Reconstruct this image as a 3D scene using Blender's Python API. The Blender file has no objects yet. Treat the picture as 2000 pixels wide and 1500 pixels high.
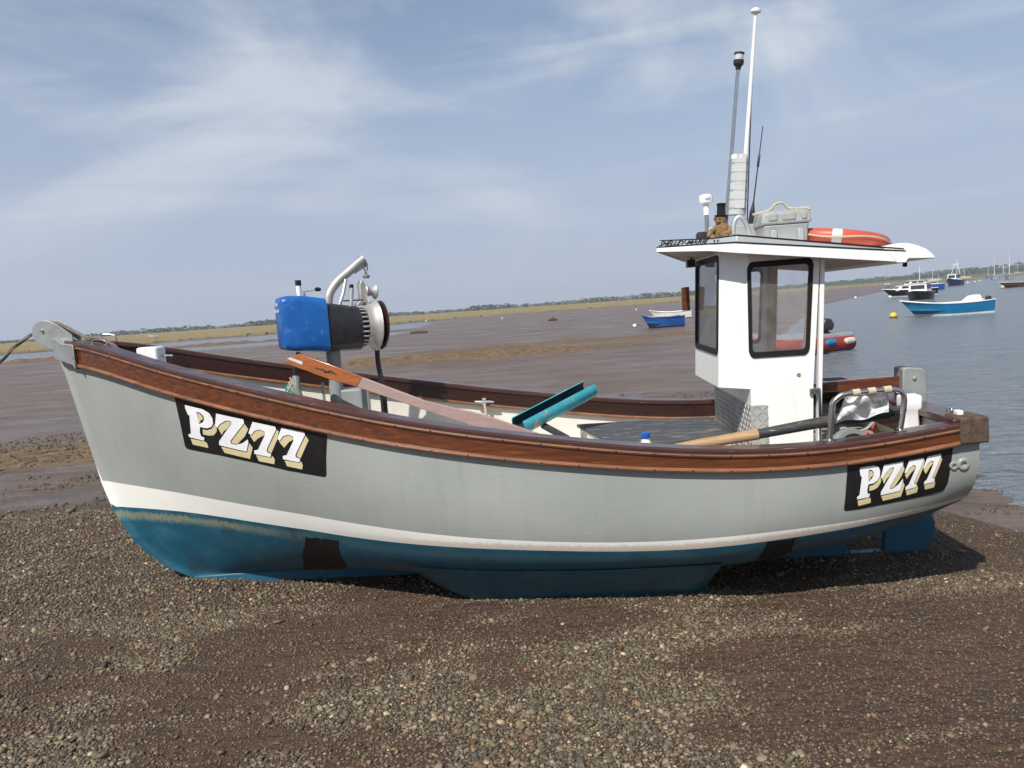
import bpy, bmesh, math, random
import numpy as np
from mathutils import Vector, Matrix, geometry
random.seed(7); rng = np.random.default_rng(11)
scene = bpy.context.scene
COL = scene.collection
R = math.radians

# ------------------------------------------------------------------ camera
F = 1530.0; CAMH = 1.7066; PITCH = 0.09846; ROLL = 0.06939
FW = np.array([0, math.cos(PITCH), -math.sin(PITCH)]); U0 = np.array([0, math.sin(PITCH), math.cos(PITCH)]); R0 = np.array([1.0, 0, 0])
RT = R0*math.cos(ROLL)-U0*math.sin(ROLL); UP = R0*math.sin(ROLL)+U0*math.cos(ROLL)
CO = np.array([0, 0, CAMH])
cd = bpy.data.cameras.new('camera'); cam = bpy.data.objects.new('camera', cd); COL.objects.link(cam)
cd.sensor_width = 36; cd.lens = F/2000*36; cd.clip_end = 6000; cd.clip_start = 0.05
mw = Matrix.Identity(4)
for i in range(3):
    mw[i][0] = RT[i]; mw[i][1] = UP[i]; mw[i][2] = -FW[i]; mw[i][3] = CO[i]
cam.matrix_world = mw
scene.camera = cam

# ------------------------------------------------------------------ sky, sun, exposure
SUN_EL = 47.0; SUN_DIR = np.array([-0.50, -0.866])       # horizontal direction towards the sun
world = bpy.data.worlds.new('World'); scene.world = world; world.use_nodes = True
wn = world.node_tree.nodes; wl = world.node_tree.links; wn.clear()
def N(tree, typ, **kw):
    n = tree.nodes.new(typ)
    for k, v in kw.items():
        if k.startswith('i_'): n.inputs[k[2:].replace('_', ' ')].default_value = v
        else: setattr(n, k, v)
    return n
wt = world.node_tree
sky = N(wt, 'ShaderNodeTexSky', sky_type='NISHITA', sun_disc=False)
sky.sun_elevation = R(SUN_EL); sky.sun_rotation = math.atan2(SUN_DIR[0], SUN_DIR[1])
sky.air_density = 1.0; sky.dust_density = .35; sky.ozone_density = 2.5; sky.altitude = 0
geo = N(wt, 'ShaderNodeTexCoord')
sep = N(wt, 'ShaderNodeSeparateXYZ'); wl.new(geo.outputs['Generated'], sep.inputs[0])
zc = N(wt, 'ShaderNodeMath', operation='MAXIMUM'); wl.new(sep.outputs[2], zc.inputs[0]); zc.inputs[1].default_value = 0.0
def cirrus(rot, scale, nscale, det, dist, lo, hi, loc=(0, 0, 0)):
    m1 = N(wt, 'ShaderNodeMapping'); wl.new(geo.outputs['Generated'], m1.inputs[0])
    m1.inputs['Rotation'].default_value = (0, R(rot), 0); m1.inputs['Scale'].default_value = scale; m1.inputs['Location'].default_value = loc
    n1 = N(wt, 'ShaderNodeTexNoise', noise_dimensions='3D'); wl.new(m1.outputs[0], n1.inputs['Vector'])
    n1.inputs['Scale'].default_value = nscale; n1.inputs['Detail'].default_value = det; n1.inputs['Roughness'].default_value = 0.55; n1.inputs['Distortion'].default_value = dist
    r1 = N(wt, 'ShaderNodeMapRange', interpolation_type='SMOOTHSTEP'); wl.new(n1.outputs[0], r1.inputs[0])
    r1.inputs[1].default_value = lo; r1.inputs[2].default_value = hi
    return r1.outputs[0]
c1 = cirrus(24, (1.0, 1.0, 2.4), 1.9, 8, 0.7, 0.47, 0.72, (-4.57, 0.9, 0))
c2 = cirrus(30, (0.8, 0.8, 5.5), 2.4, 10, 0.9, 0.46, 0.74, (-4.81, 0.14, 0))
mx = N(wt, 'ShaderNodeMath', operation='ADD'); wl.new(c1, mx.inputs[0])
m2 = N(wt, 'ShaderNodeMath', operation='MULTIPLY'); wl.new(c2, m2.inputs[0]); m2.inputs[1].default_value = 0.55; wl.new(m2.outputs[0], mx.inputs[1])
cfd = N(wt, 'ShaderNodeMapRange', interpolation_type='SMOOTHSTEP'); wl.new(zc.outputs[0], cfd.inputs[0]); cfd.inputs[1].default_value = .0; cfd.inputs[2].default_value = .24; cfd.inputs[3].default_value = .18
mfd = N(wt, 'ShaderNodeMath', operation='MULTIPLY'); wl.new(mx.outputs[0], mfd.inputs[0]); wl.new(cfd.outputs[0], mfd.inputs[1])
m3 = N(wt, 'ShaderNodeMath', operation='MULTIPLY_ADD', use_clamp=True); wl.new(mfd.outputs[0], m3.inputs[0]); m3.inputs[1].default_value = 0.74; m3.inputs[2].default_value = 0.04
SKY_STRENGTH = 0.097
clo = N(wt, 'ShaderNodeMix', data_type='RGBA'); wl.new(m3.outputs[0], clo.inputs[0]); 
clo.inputs[7].default_value = (6.2, 6.7, 7.3, 1)
hz = N(wt, 'ShaderNodeMapRange', interpolation_type='SMOOTHERSTEP'); wl.new(zc.outputs[0], hz.inputs[0]); hz.inputs[1].default_value = 0.0; hz.inputs[2].default_value = .50; hz.inputs[3].default_value = .90; hz.inputs[4].default_value = .15
hzm = N(wt, 'ShaderNodeMix', data_type='RGBA'); wl.new(hz.outputs[0], hzm.inputs[0]); wl.new(sky.outputs[0], hzm.inputs[6]); hzm.inputs[7].default_value = (4.0, 4.6, 5.95, 1)
wl.new(hzm.outputs[2], clo.inputs[6])
bg = N(wt, 'ShaderNodeBackground'); wl.new(clo.outputs[2], bg.inputs[0]); bg.inputs[1].default_value = SKY_STRENGTH
wo = N(wt, 'ShaderNodeOutputWorld'); wl.new(bg.outputs[0], wo.inputs[0])
sl = bpy.data.lights.new('sun', 'SUN'); sun = bpy.data.objects.new('sun', sl); COL.objects.link(sun)
sl.energy = 5.0; sl.angle = R(0.53); sl.color = (1.0, 0.955, 0.89)
hd = SUN_DIR/np.linalg.norm(SUN_DIR)
sv = Vector((hd[0]*math.cos(R(SUN_EL)), hd[1]*math.cos(R(SUN_EL)), math.sin(R(SUN_EL))))
sun.rotation_euler = (sv).to_track_quat('Z', 'Y').to_euler(); sun.location = (-6, -8, 12)
vs = scene.view_settings; vs.view_transform = 'Standard'; vs.look = 'None'; vs.exposure = 0.14; vs.gamma = 1; vs.use_curve_mapping = False
scene.render.engine = 'CYCLES'

# ------------------------------------------------------------------ geometry of the place: pixels of the photograph -> metres
X0, Y0, YAW, L = -2.9907, 5.2298, -0.073, 5.384
ca, sa = math.cos(YAW), math.sin(YAW)
def rayd(px, py): return FW+RT*(px-1000)/F-UP*(py-750)/F
def toboat(P): P = np.asarray(P)-np.array([X0, Y0, 0]); return np.stack([P[..., 0]*ca+P[..., 1]*sa, -P[..., 0]*sa+P[..., 1]*ca, P[..., 2]], -1)
def B(px, py, t):
    d = rayd(px, py); o = CO-np.array([X0, Y0, 0]); k = (t-(-o[0]*sa+o[1]*ca))/(-d[0]*sa+d[1]*ca)
    return toboat(CO+d*k)
def BZ(px, py, z): d = rayd(px, py); return toboat(CO+d*(z-CAMH)/d[2])
def BS(px, py, s):
    d = rayd(px, py); o = CO-np.array([X0, Y0, 0]); k = (s-(o[0]*ca+o[1]*sa))/(d[0]*ca+d[1]*sa)
    return toboat(CO+d*k)
def WZ(px, py, z): d = rayd(px, py); return CO+d*(z-CAMH)/d[2]
def WY(px, py, y): d = rayd(px, py); return CO+d*y/d[1]

# ------------------------------------------------------------------ mesh helpers
class MB:
    def __init__(s): s.v = []; s.f = []; s.m = []
    def add(s, vs, fs, mi=0):
        o = len(s.v); s.v += [tuple(float(c) for c in v) for v in vs]
        s.f += [tuple(i+o for i in f) for f in fs]; s.m += [mi]*len(fs); return s
    def box(s, c, d, rz=0, ry=0, rx=0, mi=0):
        M = Matrix.Rotation(rz, 3, 'Z') @ Matrix.Rotation(ry, 3, 'Y') @ Matrix.Rotation(rx, 3, 'X')
        vs = [Vector(c)+M @ Vector((x*d[0]/2, y*d[1]/2, z*d[2]/2)) for x in (-1, 1) for y in (-1, 1) for z in (-1, 1)]
        return s.add(vs, [(0, 1, 3, 2), (4, 6, 7, 5), (0, 4, 5, 1), (2, 3, 7, 6), (0, 2, 6, 4), (1, 5, 7, 3)], mi)
    def tube(s, path, r, seg=10, cap=True, mi=0, closed=False, flat=1.0):
        P = [Vector(p) for p in path]; n = len(P); rr = r if hasattr(r, '__len__') else [r]*n
        vs = []; prev = None
        for i in range(n):
            if closed: T = (P[(i+1) % n]-P[i-1])
            else: T = P[min(i+1, n-1)]-P[max(i-1, 0)]
            T.normalize()
            if prev is None:
                a = Vector((0, 0, 1)) if abs(T.z) < 0.9 else Vector((0, 1, 0))
                u = T.cross(a).normalized()
            else: u = (prev-T*prev.dot(T)).normalized()
            prev = u; w = T.cross(u)
            for k in range(seg):
                q = 2*math.pi*k/seg; vs.append(P[i]+u*(math.cos(q)*rr[i])+w*(math.sin(q)*rr[i]*flat))
        fs = []
        for i in range(n if closed else n-1):
            j = (i+1) % n
            for k in range(seg):
                k2 = (k+1) % seg; fs.append((i*seg+k, i*seg+k2, j*seg+k2, j*seg+k))
        if cap and not closed:
            fs.append(tuple(range(seg-1, -1, -1))); fs.append(tuple((n-1)*seg+k for k in range(seg)))
        return s.add(vs, fs, mi)
    def lathe(s, prof, o, ax=(0, 0, 1), seg=24, mi=0, ang=2*math.pi):
        ax = Vector(ax).normalized(); a = Vector((0, 0, 1)) if abs(ax.z) < .9 else Vector((1, 0, 0))
        u = ax.cross(a).normalized(); w = ax.cross(u); vs = []; fs = []
        for (r, h) in prof:
            for k in range(seg):
                q = ang*k/seg; vs.append(Vector(o)+ax*h+u*(r*math.cos(q))+w*(r*math.sin(q)))
        for i in range(len(prof)-1):
            for k in range(seg):
                k2 = (k+1) % seg; fs.append((i*seg+k, i*seg+k2, (i+1)*seg+k2, (i+1)*seg+k))
        fs.append(tuple(range(seg-1, -1, -1))); fs.append(tuple((len(prof)-1)*seg+k for k in range(seg)))
        return s.add(vs, fs, mi)
    def prism(s, poly, ext, mi=0):
        n = len(poly); A = [Vector(p) for p in poly]; e = Vector(ext)
        fs = [tuple(range(n-1, -1, -1)), tuple(range(n, 2*n))]+[(i, (i+1) % n, n+(i+1) % n, n+i) for i in range(n)]
        return s.add(A+[p+e for p in A], fs, mi)
    def loft(s, secs, closed=True, cap=True, mi=0):
        n = len(secs[0]); vs = [p for q in secs for p in q]; fs = []
        for i in range(len(secs)-1):
            for k in range(n if closed else n-1):
                k2 = (k+1) % n; fs.append((i*n+k, i*n+k2, (i+1)*n+k2, (i+1)*n+k))
        if cap and closed:
            fs.append(tuple(range(n-1, -1, -1))); fs.append(tuple((len(secs)-1)*n+k for k in range(n)))
        return s.add(vs, fs, mi)
    def grid(s, G, mi=0):
        a, b = len(G), len(G[0])
        return s.add([p for r in G for p in r], [(i*b+j, i*b+j+1, (i+1)*b+j+1, (i+1)*b+j) for i in range(a-1) for j in range(b-1)], mi)
    def obj(s, name, mat, parent=None, smooth=35, bevel=0, fixn=True):
        me = bpy.data.meshes.new(name); me.from_pydata(s.v, [], s.f)
        for m in (mat if isinstance(mat, (list, tuple)) else [mat]): me.materials.append(m)
        me.polygons.foreach_set('material_index', s.m)
        if fixn:
            bm = bmesh.new(); bm.from_mesh(me); bmesh.ops.recalc_face_normals(bm, faces=bm.faces); bm.to_mesh(me); bm.free()
        if smooth:
            me.polygons.foreach_set('use_smooth', [True]*len(me.polygons)); me.set_sharp_from_angle(angle=R(smooth))
        me.update()
        o = bpy.data.objects.new(name, me); COL.objects.link(o)
        if parent: o.parent = parent
        if bevel:
            b = o.modifiers.new('bevel', 'BEVEL'); b.width = bevel; b.segments = 2; b.limit_method = 'ANGLE'; b.angle_limit = R(40); b.harden_normals = False
        return o
def empty(name, loc=(0, 0, 0), rz=0, rx=0, ry=0):
    o = bpy.data.objects.new(name, None); COL.objects.link(o); o.location = loc; o.rotation_euler = (rx, ry, rz); o.empty_display_size = .1
    return o
def tag(o, label=None, cat=None, group=None, kind=None):
    if label: o['label'] = label
    if cat: o['category'] = cat
    if group: o['group'] = group
    if kind: o['kind'] = kind
    return o
def copy_tree(o, parent=None):
    c = o.copy(); COL.objects.link(c); c.parent = parent
    for ch in list(o.children): copy_tree(ch, c)
    return c
def bez(pts, n=24):
    """Catmull-Rom through points"""
    P = [np.array(p, float) for p in pts]; P = [2*P[0]-P[1]]+P+[2*P[-1]-P[-2]]; out = []
    m = len(P)-3
    for i in range(m):
        for k in range(n//m+1 if i < m-1 else n//m+2):
            t = k/(n//m+1); a, b, c, d = P[i:i+4]
            out.append(.5*((2*b)+(c-a)*t+(2*a-5*b+4*c-d)*t*t+(-a+3*b-3*c+d)*t**3))
    return out

# ------------------------------------------------------------------ materials
def mat(name, c1, c2=None, rough=.5, metal=0, scale=8, stretch=(1, 1, 1), lo=.35, hi=.65, bump=0, bscale=None, detail=5, rvar=0, spec=.5, coat=0, speck=None, speck_lo=.62, speck_scale=60, coords='Object', dist=0, trans=0):
    m = bpy.data.materials.new(name); m.use_nodes = True; nt = m.node_tree; p = nt.nodes['Principled BSDF']
    c1 = tuple(c1)+(1,) if len(c1) == 3 else c1
    p.inputs['Roughness'].default_value = rough; p.inputs['Metallic'].default_value = metal; p.inputs['Specular IOR Level'].default_value = spec; p.inputs['Coat Weight'].default_value = coat
    p.inputs['Coat Roughness'].default_value = .12
    p.inputs['Base Color'].default_value = c1
    tc = N(nt, 'ShaderNodeTexCoord'); mp = N(nt, 'ShaderNodeMapping'); nt.links.new(tc.outputs[coords], mp.inputs[0]); mp.inputs['Scale'].default_value = stretch
    no = N(nt, 'ShaderNodeTexNoise'); nt.links.new(mp.outputs[0], no.inputs['Vector']); no.inputs['Scale'].default_value = scale; no.inputs['Detail'].default_value = detail; no.inputs['Roughness'].default_value = .6; no.inputs['Distortion'].default_value = dist
    out = None
    if c2 is not None:
        mr = N(nt, 'ShaderNodeMapRange'); nt.links.new(no.outputs[0], mr.inputs[0]); mr.inputs[1].default_value = lo; mr.inputs[2].default_value = hi
        mxn = N(nt, 'ShaderNodeMix', data_type='RGBA'); nt.links.new(mr.outputs[0], mxn.inputs[0]); mxn.inputs[6].default_value = c1; mxn.inputs[7].default_value = tuple(c2)+(1,)
        out = mxn.outputs[2]
        if speck is not None:
            n3 = N(nt, 'ShaderNodeTexNoise'); nt.links.new(mp.outputs[0], n3.inputs['Vector']); n3.inputs['Scale'].default_value = speck_scale; n3.inputs['Detail'].default_value = 4
            r3 = N(nt, 'ShaderNodeMapRange'); nt.links.new(n3.outputs[0], r3.inputs[0]); r3.inputs[1].default_value = speck_lo; r3.inputs[2].default_value = speck_lo+.08
            m4 = N(nt, 'ShaderNodeMix', data_type='RGBA'); nt.links.new(r3.outputs[0], m4.inputs[0]); nt.links.new(out, m4.inputs[6]); m4.inputs[7].default_value = tuple(speck)+(1,)
            out = m4.outputs[2]
        nt.links.new(out, p.inputs['Base Color'])
    if rvar:
        mr2 = N(nt, 'ShaderNodeMapRange'); nt.links.new(no.outputs[0], mr2.inputs[0]); mr2.inputs[1].default_value = .3; mr2.inputs[2].default_value = .7; mr2.inputs[3].default_value = max(rough-rvar, .02); mr2.inputs[4].default_value = min(rough+rvar, 1)
        nt.links.new(mr2.outputs[0], p.inputs['Roughness'])
    if bump:
        n2 = N(nt, 'ShaderNodeTexNoise'); nt.links.new(mp.outputs[0], n2.inputs['Vector']); n2.inputs['Scale'].default_value = bscale or scale*3; n2.inputs['Detail'].default_value = 6
        bp = N(nt, 'ShaderNodeBump'); bp.inputs['Strength'].default_value = bump; bp.inputs['Distance'].default_value = .01; nt.links.new(n2.outputs[0], bp.inputs['Height']); nt.links.new(bp.outputs[0], p.inputs['Normal'])
    m['_out'] = 0
    return m
M = {}
M['hullgrey'] = mat('hull grey paint', (.268, .286, .268), (.322, .340, .320), rough=.38, scale=1.6, lo=.3, hi=.7, detail=8, bump=.025, bscale=5, rvar=.07, speck=(.20, .21, .20), speck_lo=.72, speck_scale=38)
M['white'] = mat('white gelcoat', (.80, .80, .77), (.72, .72, .68), rough=.35, scale=3.0, lo=.45, hi=.85, bump=.03, bscale=7, rvar=.08, speck=(.42, .38, .3), speck_lo=.76, speck_scale=24)
M['liner'] = mat('cream liner paint', (.70, .67, .60), (.58, .54, .46), rough=.5, scale=5, lo=.45, hi=.8, bump=.06, bscale=30, speck=(.3, .24, .18), speck_lo=.70, speck_scale=26)
M['tan'] = mat('tan deck paint', (.38, .31, .23), (.30, .245, .18), rough=.7, scale=6, bump=.1, bscale=80)
M['wood'] = mat('varnished mahogany', (.150, .043, .014), (.048, .014, .006), rough=.22, scale=6, stretch=(.55, 9, 9), lo=.33, hi=.68, bump=.03, bscale=10, coat=.95, rvar=.12, detail=7, dist=.4, speck=(.19, .065, .025), speck_lo=.66, speck_scale=8)
M['wooddark'] = mat('dark varnished wood', (.040, .013, .008), (.020, .007, .005), rough=.3, scale=5, stretch=(.5, 9, 9), coat=.5, bump=.03, bscale=10, rvar=.1)
M['woodcap'] = mat('worn capping wood', (.075, .028, .020), (.036, .015, .012), rough=.34, scale=5, stretch=(.6, 8, 8), coat=.35, bump=.06, bscale=12, rvar=.15, speck=(.22, .15, .11), speck_lo=.66, speck_scale=14)
M['bead'] = mat('worn bead moulding', (.27, .12, .055), (.13, .05, .024), rough=.35, scale=4, stretch=(1.2, 6, 6), coat=.4, bump=.05, bscale=14, rvar=.12)
M['weathered'] = mat('weathered grey wood', (.115, .072, .048), (.05, .032, .022), rough=.8, scale=7, stretch=(5, 1.5, 5), bump=.3, bscale=20)
M['oak'] = mat('pale bare wood', (.42, .27, .14), (.30, .175, .085), rough=.6, scale=6, stretch=(1, 14, 14), bump=.12, bscale=14)
M['ply'] = mat('light interior wood', (.42, .27, .15), (.32, .2, .10), rough=.5, scale=6, stretch=(8, 8, .8))
M['orangewood'] = mat('orange varnished wood', (.36, .115, .03), (.25, .07, .018), rough=.3, scale=6, stretch=(1.5, 10, 14), coat=.5, rvar=.1)
M['mauve'] = mat('faded mauve paint', (.34, .235, .215), (.28, .185, .17), rough=.62, scale=5, stretch=(1, 3, 6), bump=.06, bscale=30, speck=(.2, .11, .08), speck_lo=.70, speck_scale=22)
M['blackwood'] = mat('black weathered wood', (.028, .028, .03), (.06, .058, .055), rough=.6, scale=9, stretch=(1, 14, 14), lo=.5, hi=.75, bump=.3, bscale=14, speck=(.36, .32, .26), speck_lo=.62, speck_scale=12)
M['leather'] = mat('black leather', (.022, .022, .026), (.04, .04, .045), rough=.55, scale=12, bump=.15, bscale=60)
M['hatch'] = mat('flaking dark hatch paint', (.045, .05, .056), (.10, .10, .098), rough=.7, scale=7, stretch=(.8, 5, 5), lo=.45, hi=.7, bump=.35, bscale=12, speck=(.30, .27, .22), speck_lo=.60, speck_scale=9)
M['black'] = mat('black rubber', (.008, .008, .009), (.014, .014, .015), rough=.6, spec=.25, scale=20)
M['blackplastic'] = mat('black plastic', (.014, .014, .016), (.024, .024, .026), rough=.36, scale=14, rvar=.1)
M['plate'] = mat('gloss black paint', (.008, .008, .009), (.014, .014, .014), rough=.22, scale=5, rvar=.05)
M['lwhite'] = mat('white sign paint', (.78, .78, .80), (.70, .70, .72), rough=.3, scale=10)
M['lcream'] = mat('cream sign paint', (.60, .52, .30), (.54, .46, .26), rough=.3, scale=10)
M['steel'] = mat('stainless steel', (.62, .61, .59), (.48, .47, .45), rough=.22, metal=1, scale=14, rvar=.1)
M['alu'] = mat('dull aluminium', (.52, .51, .49), (.36, .35, .33), rough=.52, metal=.6, scale=9, bump=.08, bscale=40, rvar=.1)
M['galv'] = mat('galvanised steel', (.40, .42, .41), (.24, .25, .245), rough=.48, metal=.55, scale=7, lo=.35, hi=.7, bump=.12, bscale=22, rvar=.12, speck=(.26, .20, .14), speck_lo=.63, speck_scale=12)
M['greypaint'] = mat('weathered grey paint', (.27, .29, .28), (.20, .215, .205), rough=.5, scale=8, bump=.1, bscale=30)
M['haulblue'] = mat('blue plastic hood', (.006, .085, .33), (.008, .115, .39), rough=.36, scale=4, bump=.06, bscale=10, rvar=.1, speck=(.10, .28, .5), speck_lo=.69, speck_scale=16)
M['turq'] = mat('turquoise plastic pipe', (.035, .33, .42), (.07, .40, .47), rough=.4, scale=4, rvar=.1, speck=(.42, .40, .30), speck_lo=.60, speck_scale=9)
M['orange'] = mat('orange lifebuoy plastic', (.52, .085, .045), (.46, .07, .035), rough=.42, scale=4, rvar=.08, bump=.04, bscale=9)
M['reflect'] = mat('grey reflective tape', (.55, .56, .55), (.48, .49, .48), rough=.35, scale=20)
M['boxgrey'] = mat('grey moulded plastic', (.33, .345, .335), (.28, .29, .28), rough=.48, scale=5, bump=.05, bscale=30, rvar=.1)
M['whiteplastic'] = mat('white plastic', (.80, .80, .79), (.74, .74, .73), rough=.33, scale=6)
M['sheet'] = mat('white plastic sheet', (.66, .66, .65), (.58, .58, .58), rough=.7, scale=8)
M['rope'] = mat('weathered rope', (.22, .19, .14), (.12, .10, .075), rough=.9, scale=60, bump=.5, bscale=120)
M['palerope'] = mat('pale rope', (.52, .45, .32), (.40, .34, .23), rough=.9, scale=60, bump=.4, bscale=120)
M['greenrope'] = mat('green rope', (.02, .15, .13), (.04, .24, .2), rough=.85, scale=60, bump=.4, bscale=100)
M['brass'] = mat('brass', (.75, .53, .25), (.6, .4, .17), rough=.25, metal=1, scale=10)
M['fur'] = mat('brown fur fabric', (.27, .165, .075), (.15, .085, .04), rough=.95, scale=40, bump=.9, bscale=90)
M['pink'] = mat('coral plastic', (.55, .13, .09), (.45, .1, .07), rough=.5, scale=8)
M['blue'] = mat('blue cap plastic', (.008, .075, .36), (.01, .1, .42), rough=.4, scale=8)
M['roofgrey'] = mat('pale grey stripe paint', (.36, .385, .395), (.33, .35, .36), rough=.4, scale=6)
M['soffit'] = mat('buff soffit paint', (.52, .45, .38), (.46, .39, .32), rough=.6, scale=6)
M['lens'] = mat('clear lens plastic', (.55, .56, .58), (.40, .42, .45), rough=.15, scale=20)
M['dirtyclear'] = mat('frosted reflector tube', (.50, .52, .53), (.42, .44, .45), rough=.28, scale=9, rvar=.1)

def weather(m, col, amount, stretch, scale, lo, hi):
    nt = m.node_tree; p = nt.nodes['Principled BSDF']; src = p.inputs['Base Color'].links[0].from_socket
    tc = N(nt, 'ShaderNodeTexCoord'); mp = N(nt, 'ShaderNodeMapping'); nt.links.new(tc.outputs['Object'], mp.inputs[0]); mp.inputs['Scale'].default_value = stretch
    n = N(nt, 'ShaderNodeTexNoise'); nt.links.new(mp.outputs[0], n.inputs['Vector']); n.inputs['Scale'].default_value = scale; n.inputs['Detail'].default_value = 8; n.inputs['Roughness'].default_value = .65
    r = N(nt, 'ShaderNodeMapRange'); nt.links.new(n.outputs[0], r.inputs[0]); r.inputs[1].default_value = lo; r.inputs[2].default_value = hi; r.inputs[4].default_value = amount
    x = N(nt, 'ShaderNodeMix', data_type='RGBA'); nt.links.new(r.outputs[0], x.inputs[0]); nt.links.new(src, x.inputs[6]); x.inputs[7].default_value = tuple(col)+(1,); nt.links.new(x.outputs[2], p.inputs['Base Color'])
weather(M['hullgrey'], (.20, .20, .175), .24, (7, 7, .5), 2.2, .52, .75)        # faint runs down the topsides
weather(M['hullgrey'], (.42, .43, .41), .45, (.8, 3, 14), 2.6, .62, .72)         # rubbed scuffs along the topsides
weather(M['hullgrey'], (.10, .095, .085), .7, (2, 6, 26), 4.0, .70, .73)
weather(M['white'], (.55, .50, .40), .45, (12, 12, .7), 1.6, .55, .78)           # grime runs on the wheelhouse
weather(M['haulblue'], (.12, .24, .42), .5, (3, 9, 9), 2.2, .56, .70)
weather(M['haulblue'], (.01, .03, .09), .6, (4, 4, 1.0), 3, .56, .72)
weather(M['turq'], (.22, .42, .44), .5, (2, 2, 2), 3, .52, .70)
def glass_mat(name, tint=(.93, .935, .94), gloss=.0):
    m = bpy.data.materials.new(name); m.use_nodes = True; nt = m.node_tree; nt.nodes.clear()
    o = N(nt, 'ShaderNodeOutputMaterial'); t = N(nt, 'ShaderNodeBsdfTransparent'); g = N(nt, 'ShaderNodeBsdfGlossy'); g.inputs['Roughness'].default_value = .04
    t.inputs[0].default_value = tuple(tint)+(1,)
    fr = N(nt, 'ShaderNodeFresnel'); fr.inputs[0].default_value = 1.45
    d = N(nt, 'ShaderNodeBsdfDiffuse'); d.inputs[0].default_value = (.5, .5, .48, 1)
    nz = N(nt, 'ShaderNodeTexNoise'); nz.inputs['Scale'].default_value = 6; nz.inputs['Detail'].default_value = 6
    mr = N(nt, 'ShaderNodeMapRange'); nt.links.new(nz.outputs[0], mr.inputs[0]); mr.inputs[1].default_value = .3; mr.inputs[2].default_value = .8; mr.inputs[3].default_value = .08; mr.inputs[4].default_value = .24
    a = N(nt, 'ShaderNodeMixShader'); nt.links.new(mr.outputs[0], a.inputs[0]); nt.links.new(t.outputs[0], a.inputs[1]); nt.links.new(d.outputs[0], a.inputs[2])
    b = N(nt, 'ShaderNodeMixShader'); nt.links.new(fr.outputs[0], b.inputs[0]); nt.links.new(a.outputs[0], b.inputs[1]); nt.links.new(g.outputs[0], b.inputs[2])
    nt.links.new(b.outputs[0], o.inputs[0]); return m
M['glass'] = glass_mat('salty window glass')

# ------------------------------------------------------------------ the ground, mud, marsh and water
ZW = -0.30
_perm = rng.random((256, 256))
def vnoise(x, y, sc, ox=0.0):
    x = np.asarray(x)*sc+ox+500.3; y = np.asarray(y)*sc+ox*1.7+500.7
    xi = np.floor(x).astype(int); yi = np.floor(y).astype(int); fx = x-xi; fy = y-yi
    fx = fx*fx*(3-2*fx); fy = fy*fy*(3-2*fy)
    g = lambda a, b: _perm[a % 256, b % 256]
    return (g(xi, yi)*(1-fx)+g(xi+1, yi)*fx)*(1-fy)+(g(xi, yi+1)*(1-fx)+g(xi+1, yi+1)*fx)*fy
def fbm(x, y, sc, oct=4, ox=0.0):
    a, s = 1.0, 0.0; t = 0.0
    for i in range(oct): s = s+a*vnoise(x, y, sc*2**i, ox+i*13.1); t += a; a *= .5
    return s/t
def sst(x, a, b): t = np.clip((x-a)/(b-a), 0, 1); return t*t*(3-2*t)
WE = [WZ(px, py, ZW) for px, py in ((2000, 990), (1900, 925), (1480, 715), (1530, 650), (1600, 597), (1740, 566), (1850, 553))]
WEY = np.array([-20., 3.0]+[p[1] for p in WE]+[400., 3000.]); WEX = np.array([22., 6.8]+[p[0] for p in WE]+[260., 2600.])
o_ = np.argsort(WEY); WEY = WEY[o_]; WEX = WEX[o_]
BE = [WZ(px, py, ZW) for px, py in ((-600, 738), (0, 694), (250, 675), (500, 656), (740, 637), (900, 623), (1100, 608), (1300, 594), (1480, 578), (1600, 568), (1750, 556), (1900, 546), (2000, 539), (2600, 498))]
BA = np.array([math.atan2(p[0], p[1]) for p in BE]); BR = np.array([math.hypot(p[0], p[1]) for p in BE])
SBX = np.array([-60., -12, -5.5, 0, 2, 3.2, 4, 6, 30]); SBY = np.array([10., 9.0, 8.3, 8.2, 7.4, 5.9, 4.6, 3.0, -8])
RIDGES = [(940, 704, 9.0, 1.1, .30, .10), (760, 716, 4.0, .8, .16, .1), (1010, 690, 6., .9, .22, -.1), (640, 722, 3.5, .8, .1, 0), (180, 900, 2.2, .8, .05, .3), (60, 890, 1.6, .7, .06, 0), (1150, 668, 9., 1.2, .1, .05),
          (60, 706, 4.0, .9, .35, .0), (430, 672, 9., 1.0, .35, .0), (640, 655, 10., 1.1, .3, 0.), (250, 686, 5.0, .8, .25, 0), (130, 702, 3, .8, .3, 0)]
RW = [(WZ(a, b, ZW+.1), w, d, h, q) for a, b, w, d, h, q in RIDGES]
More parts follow.
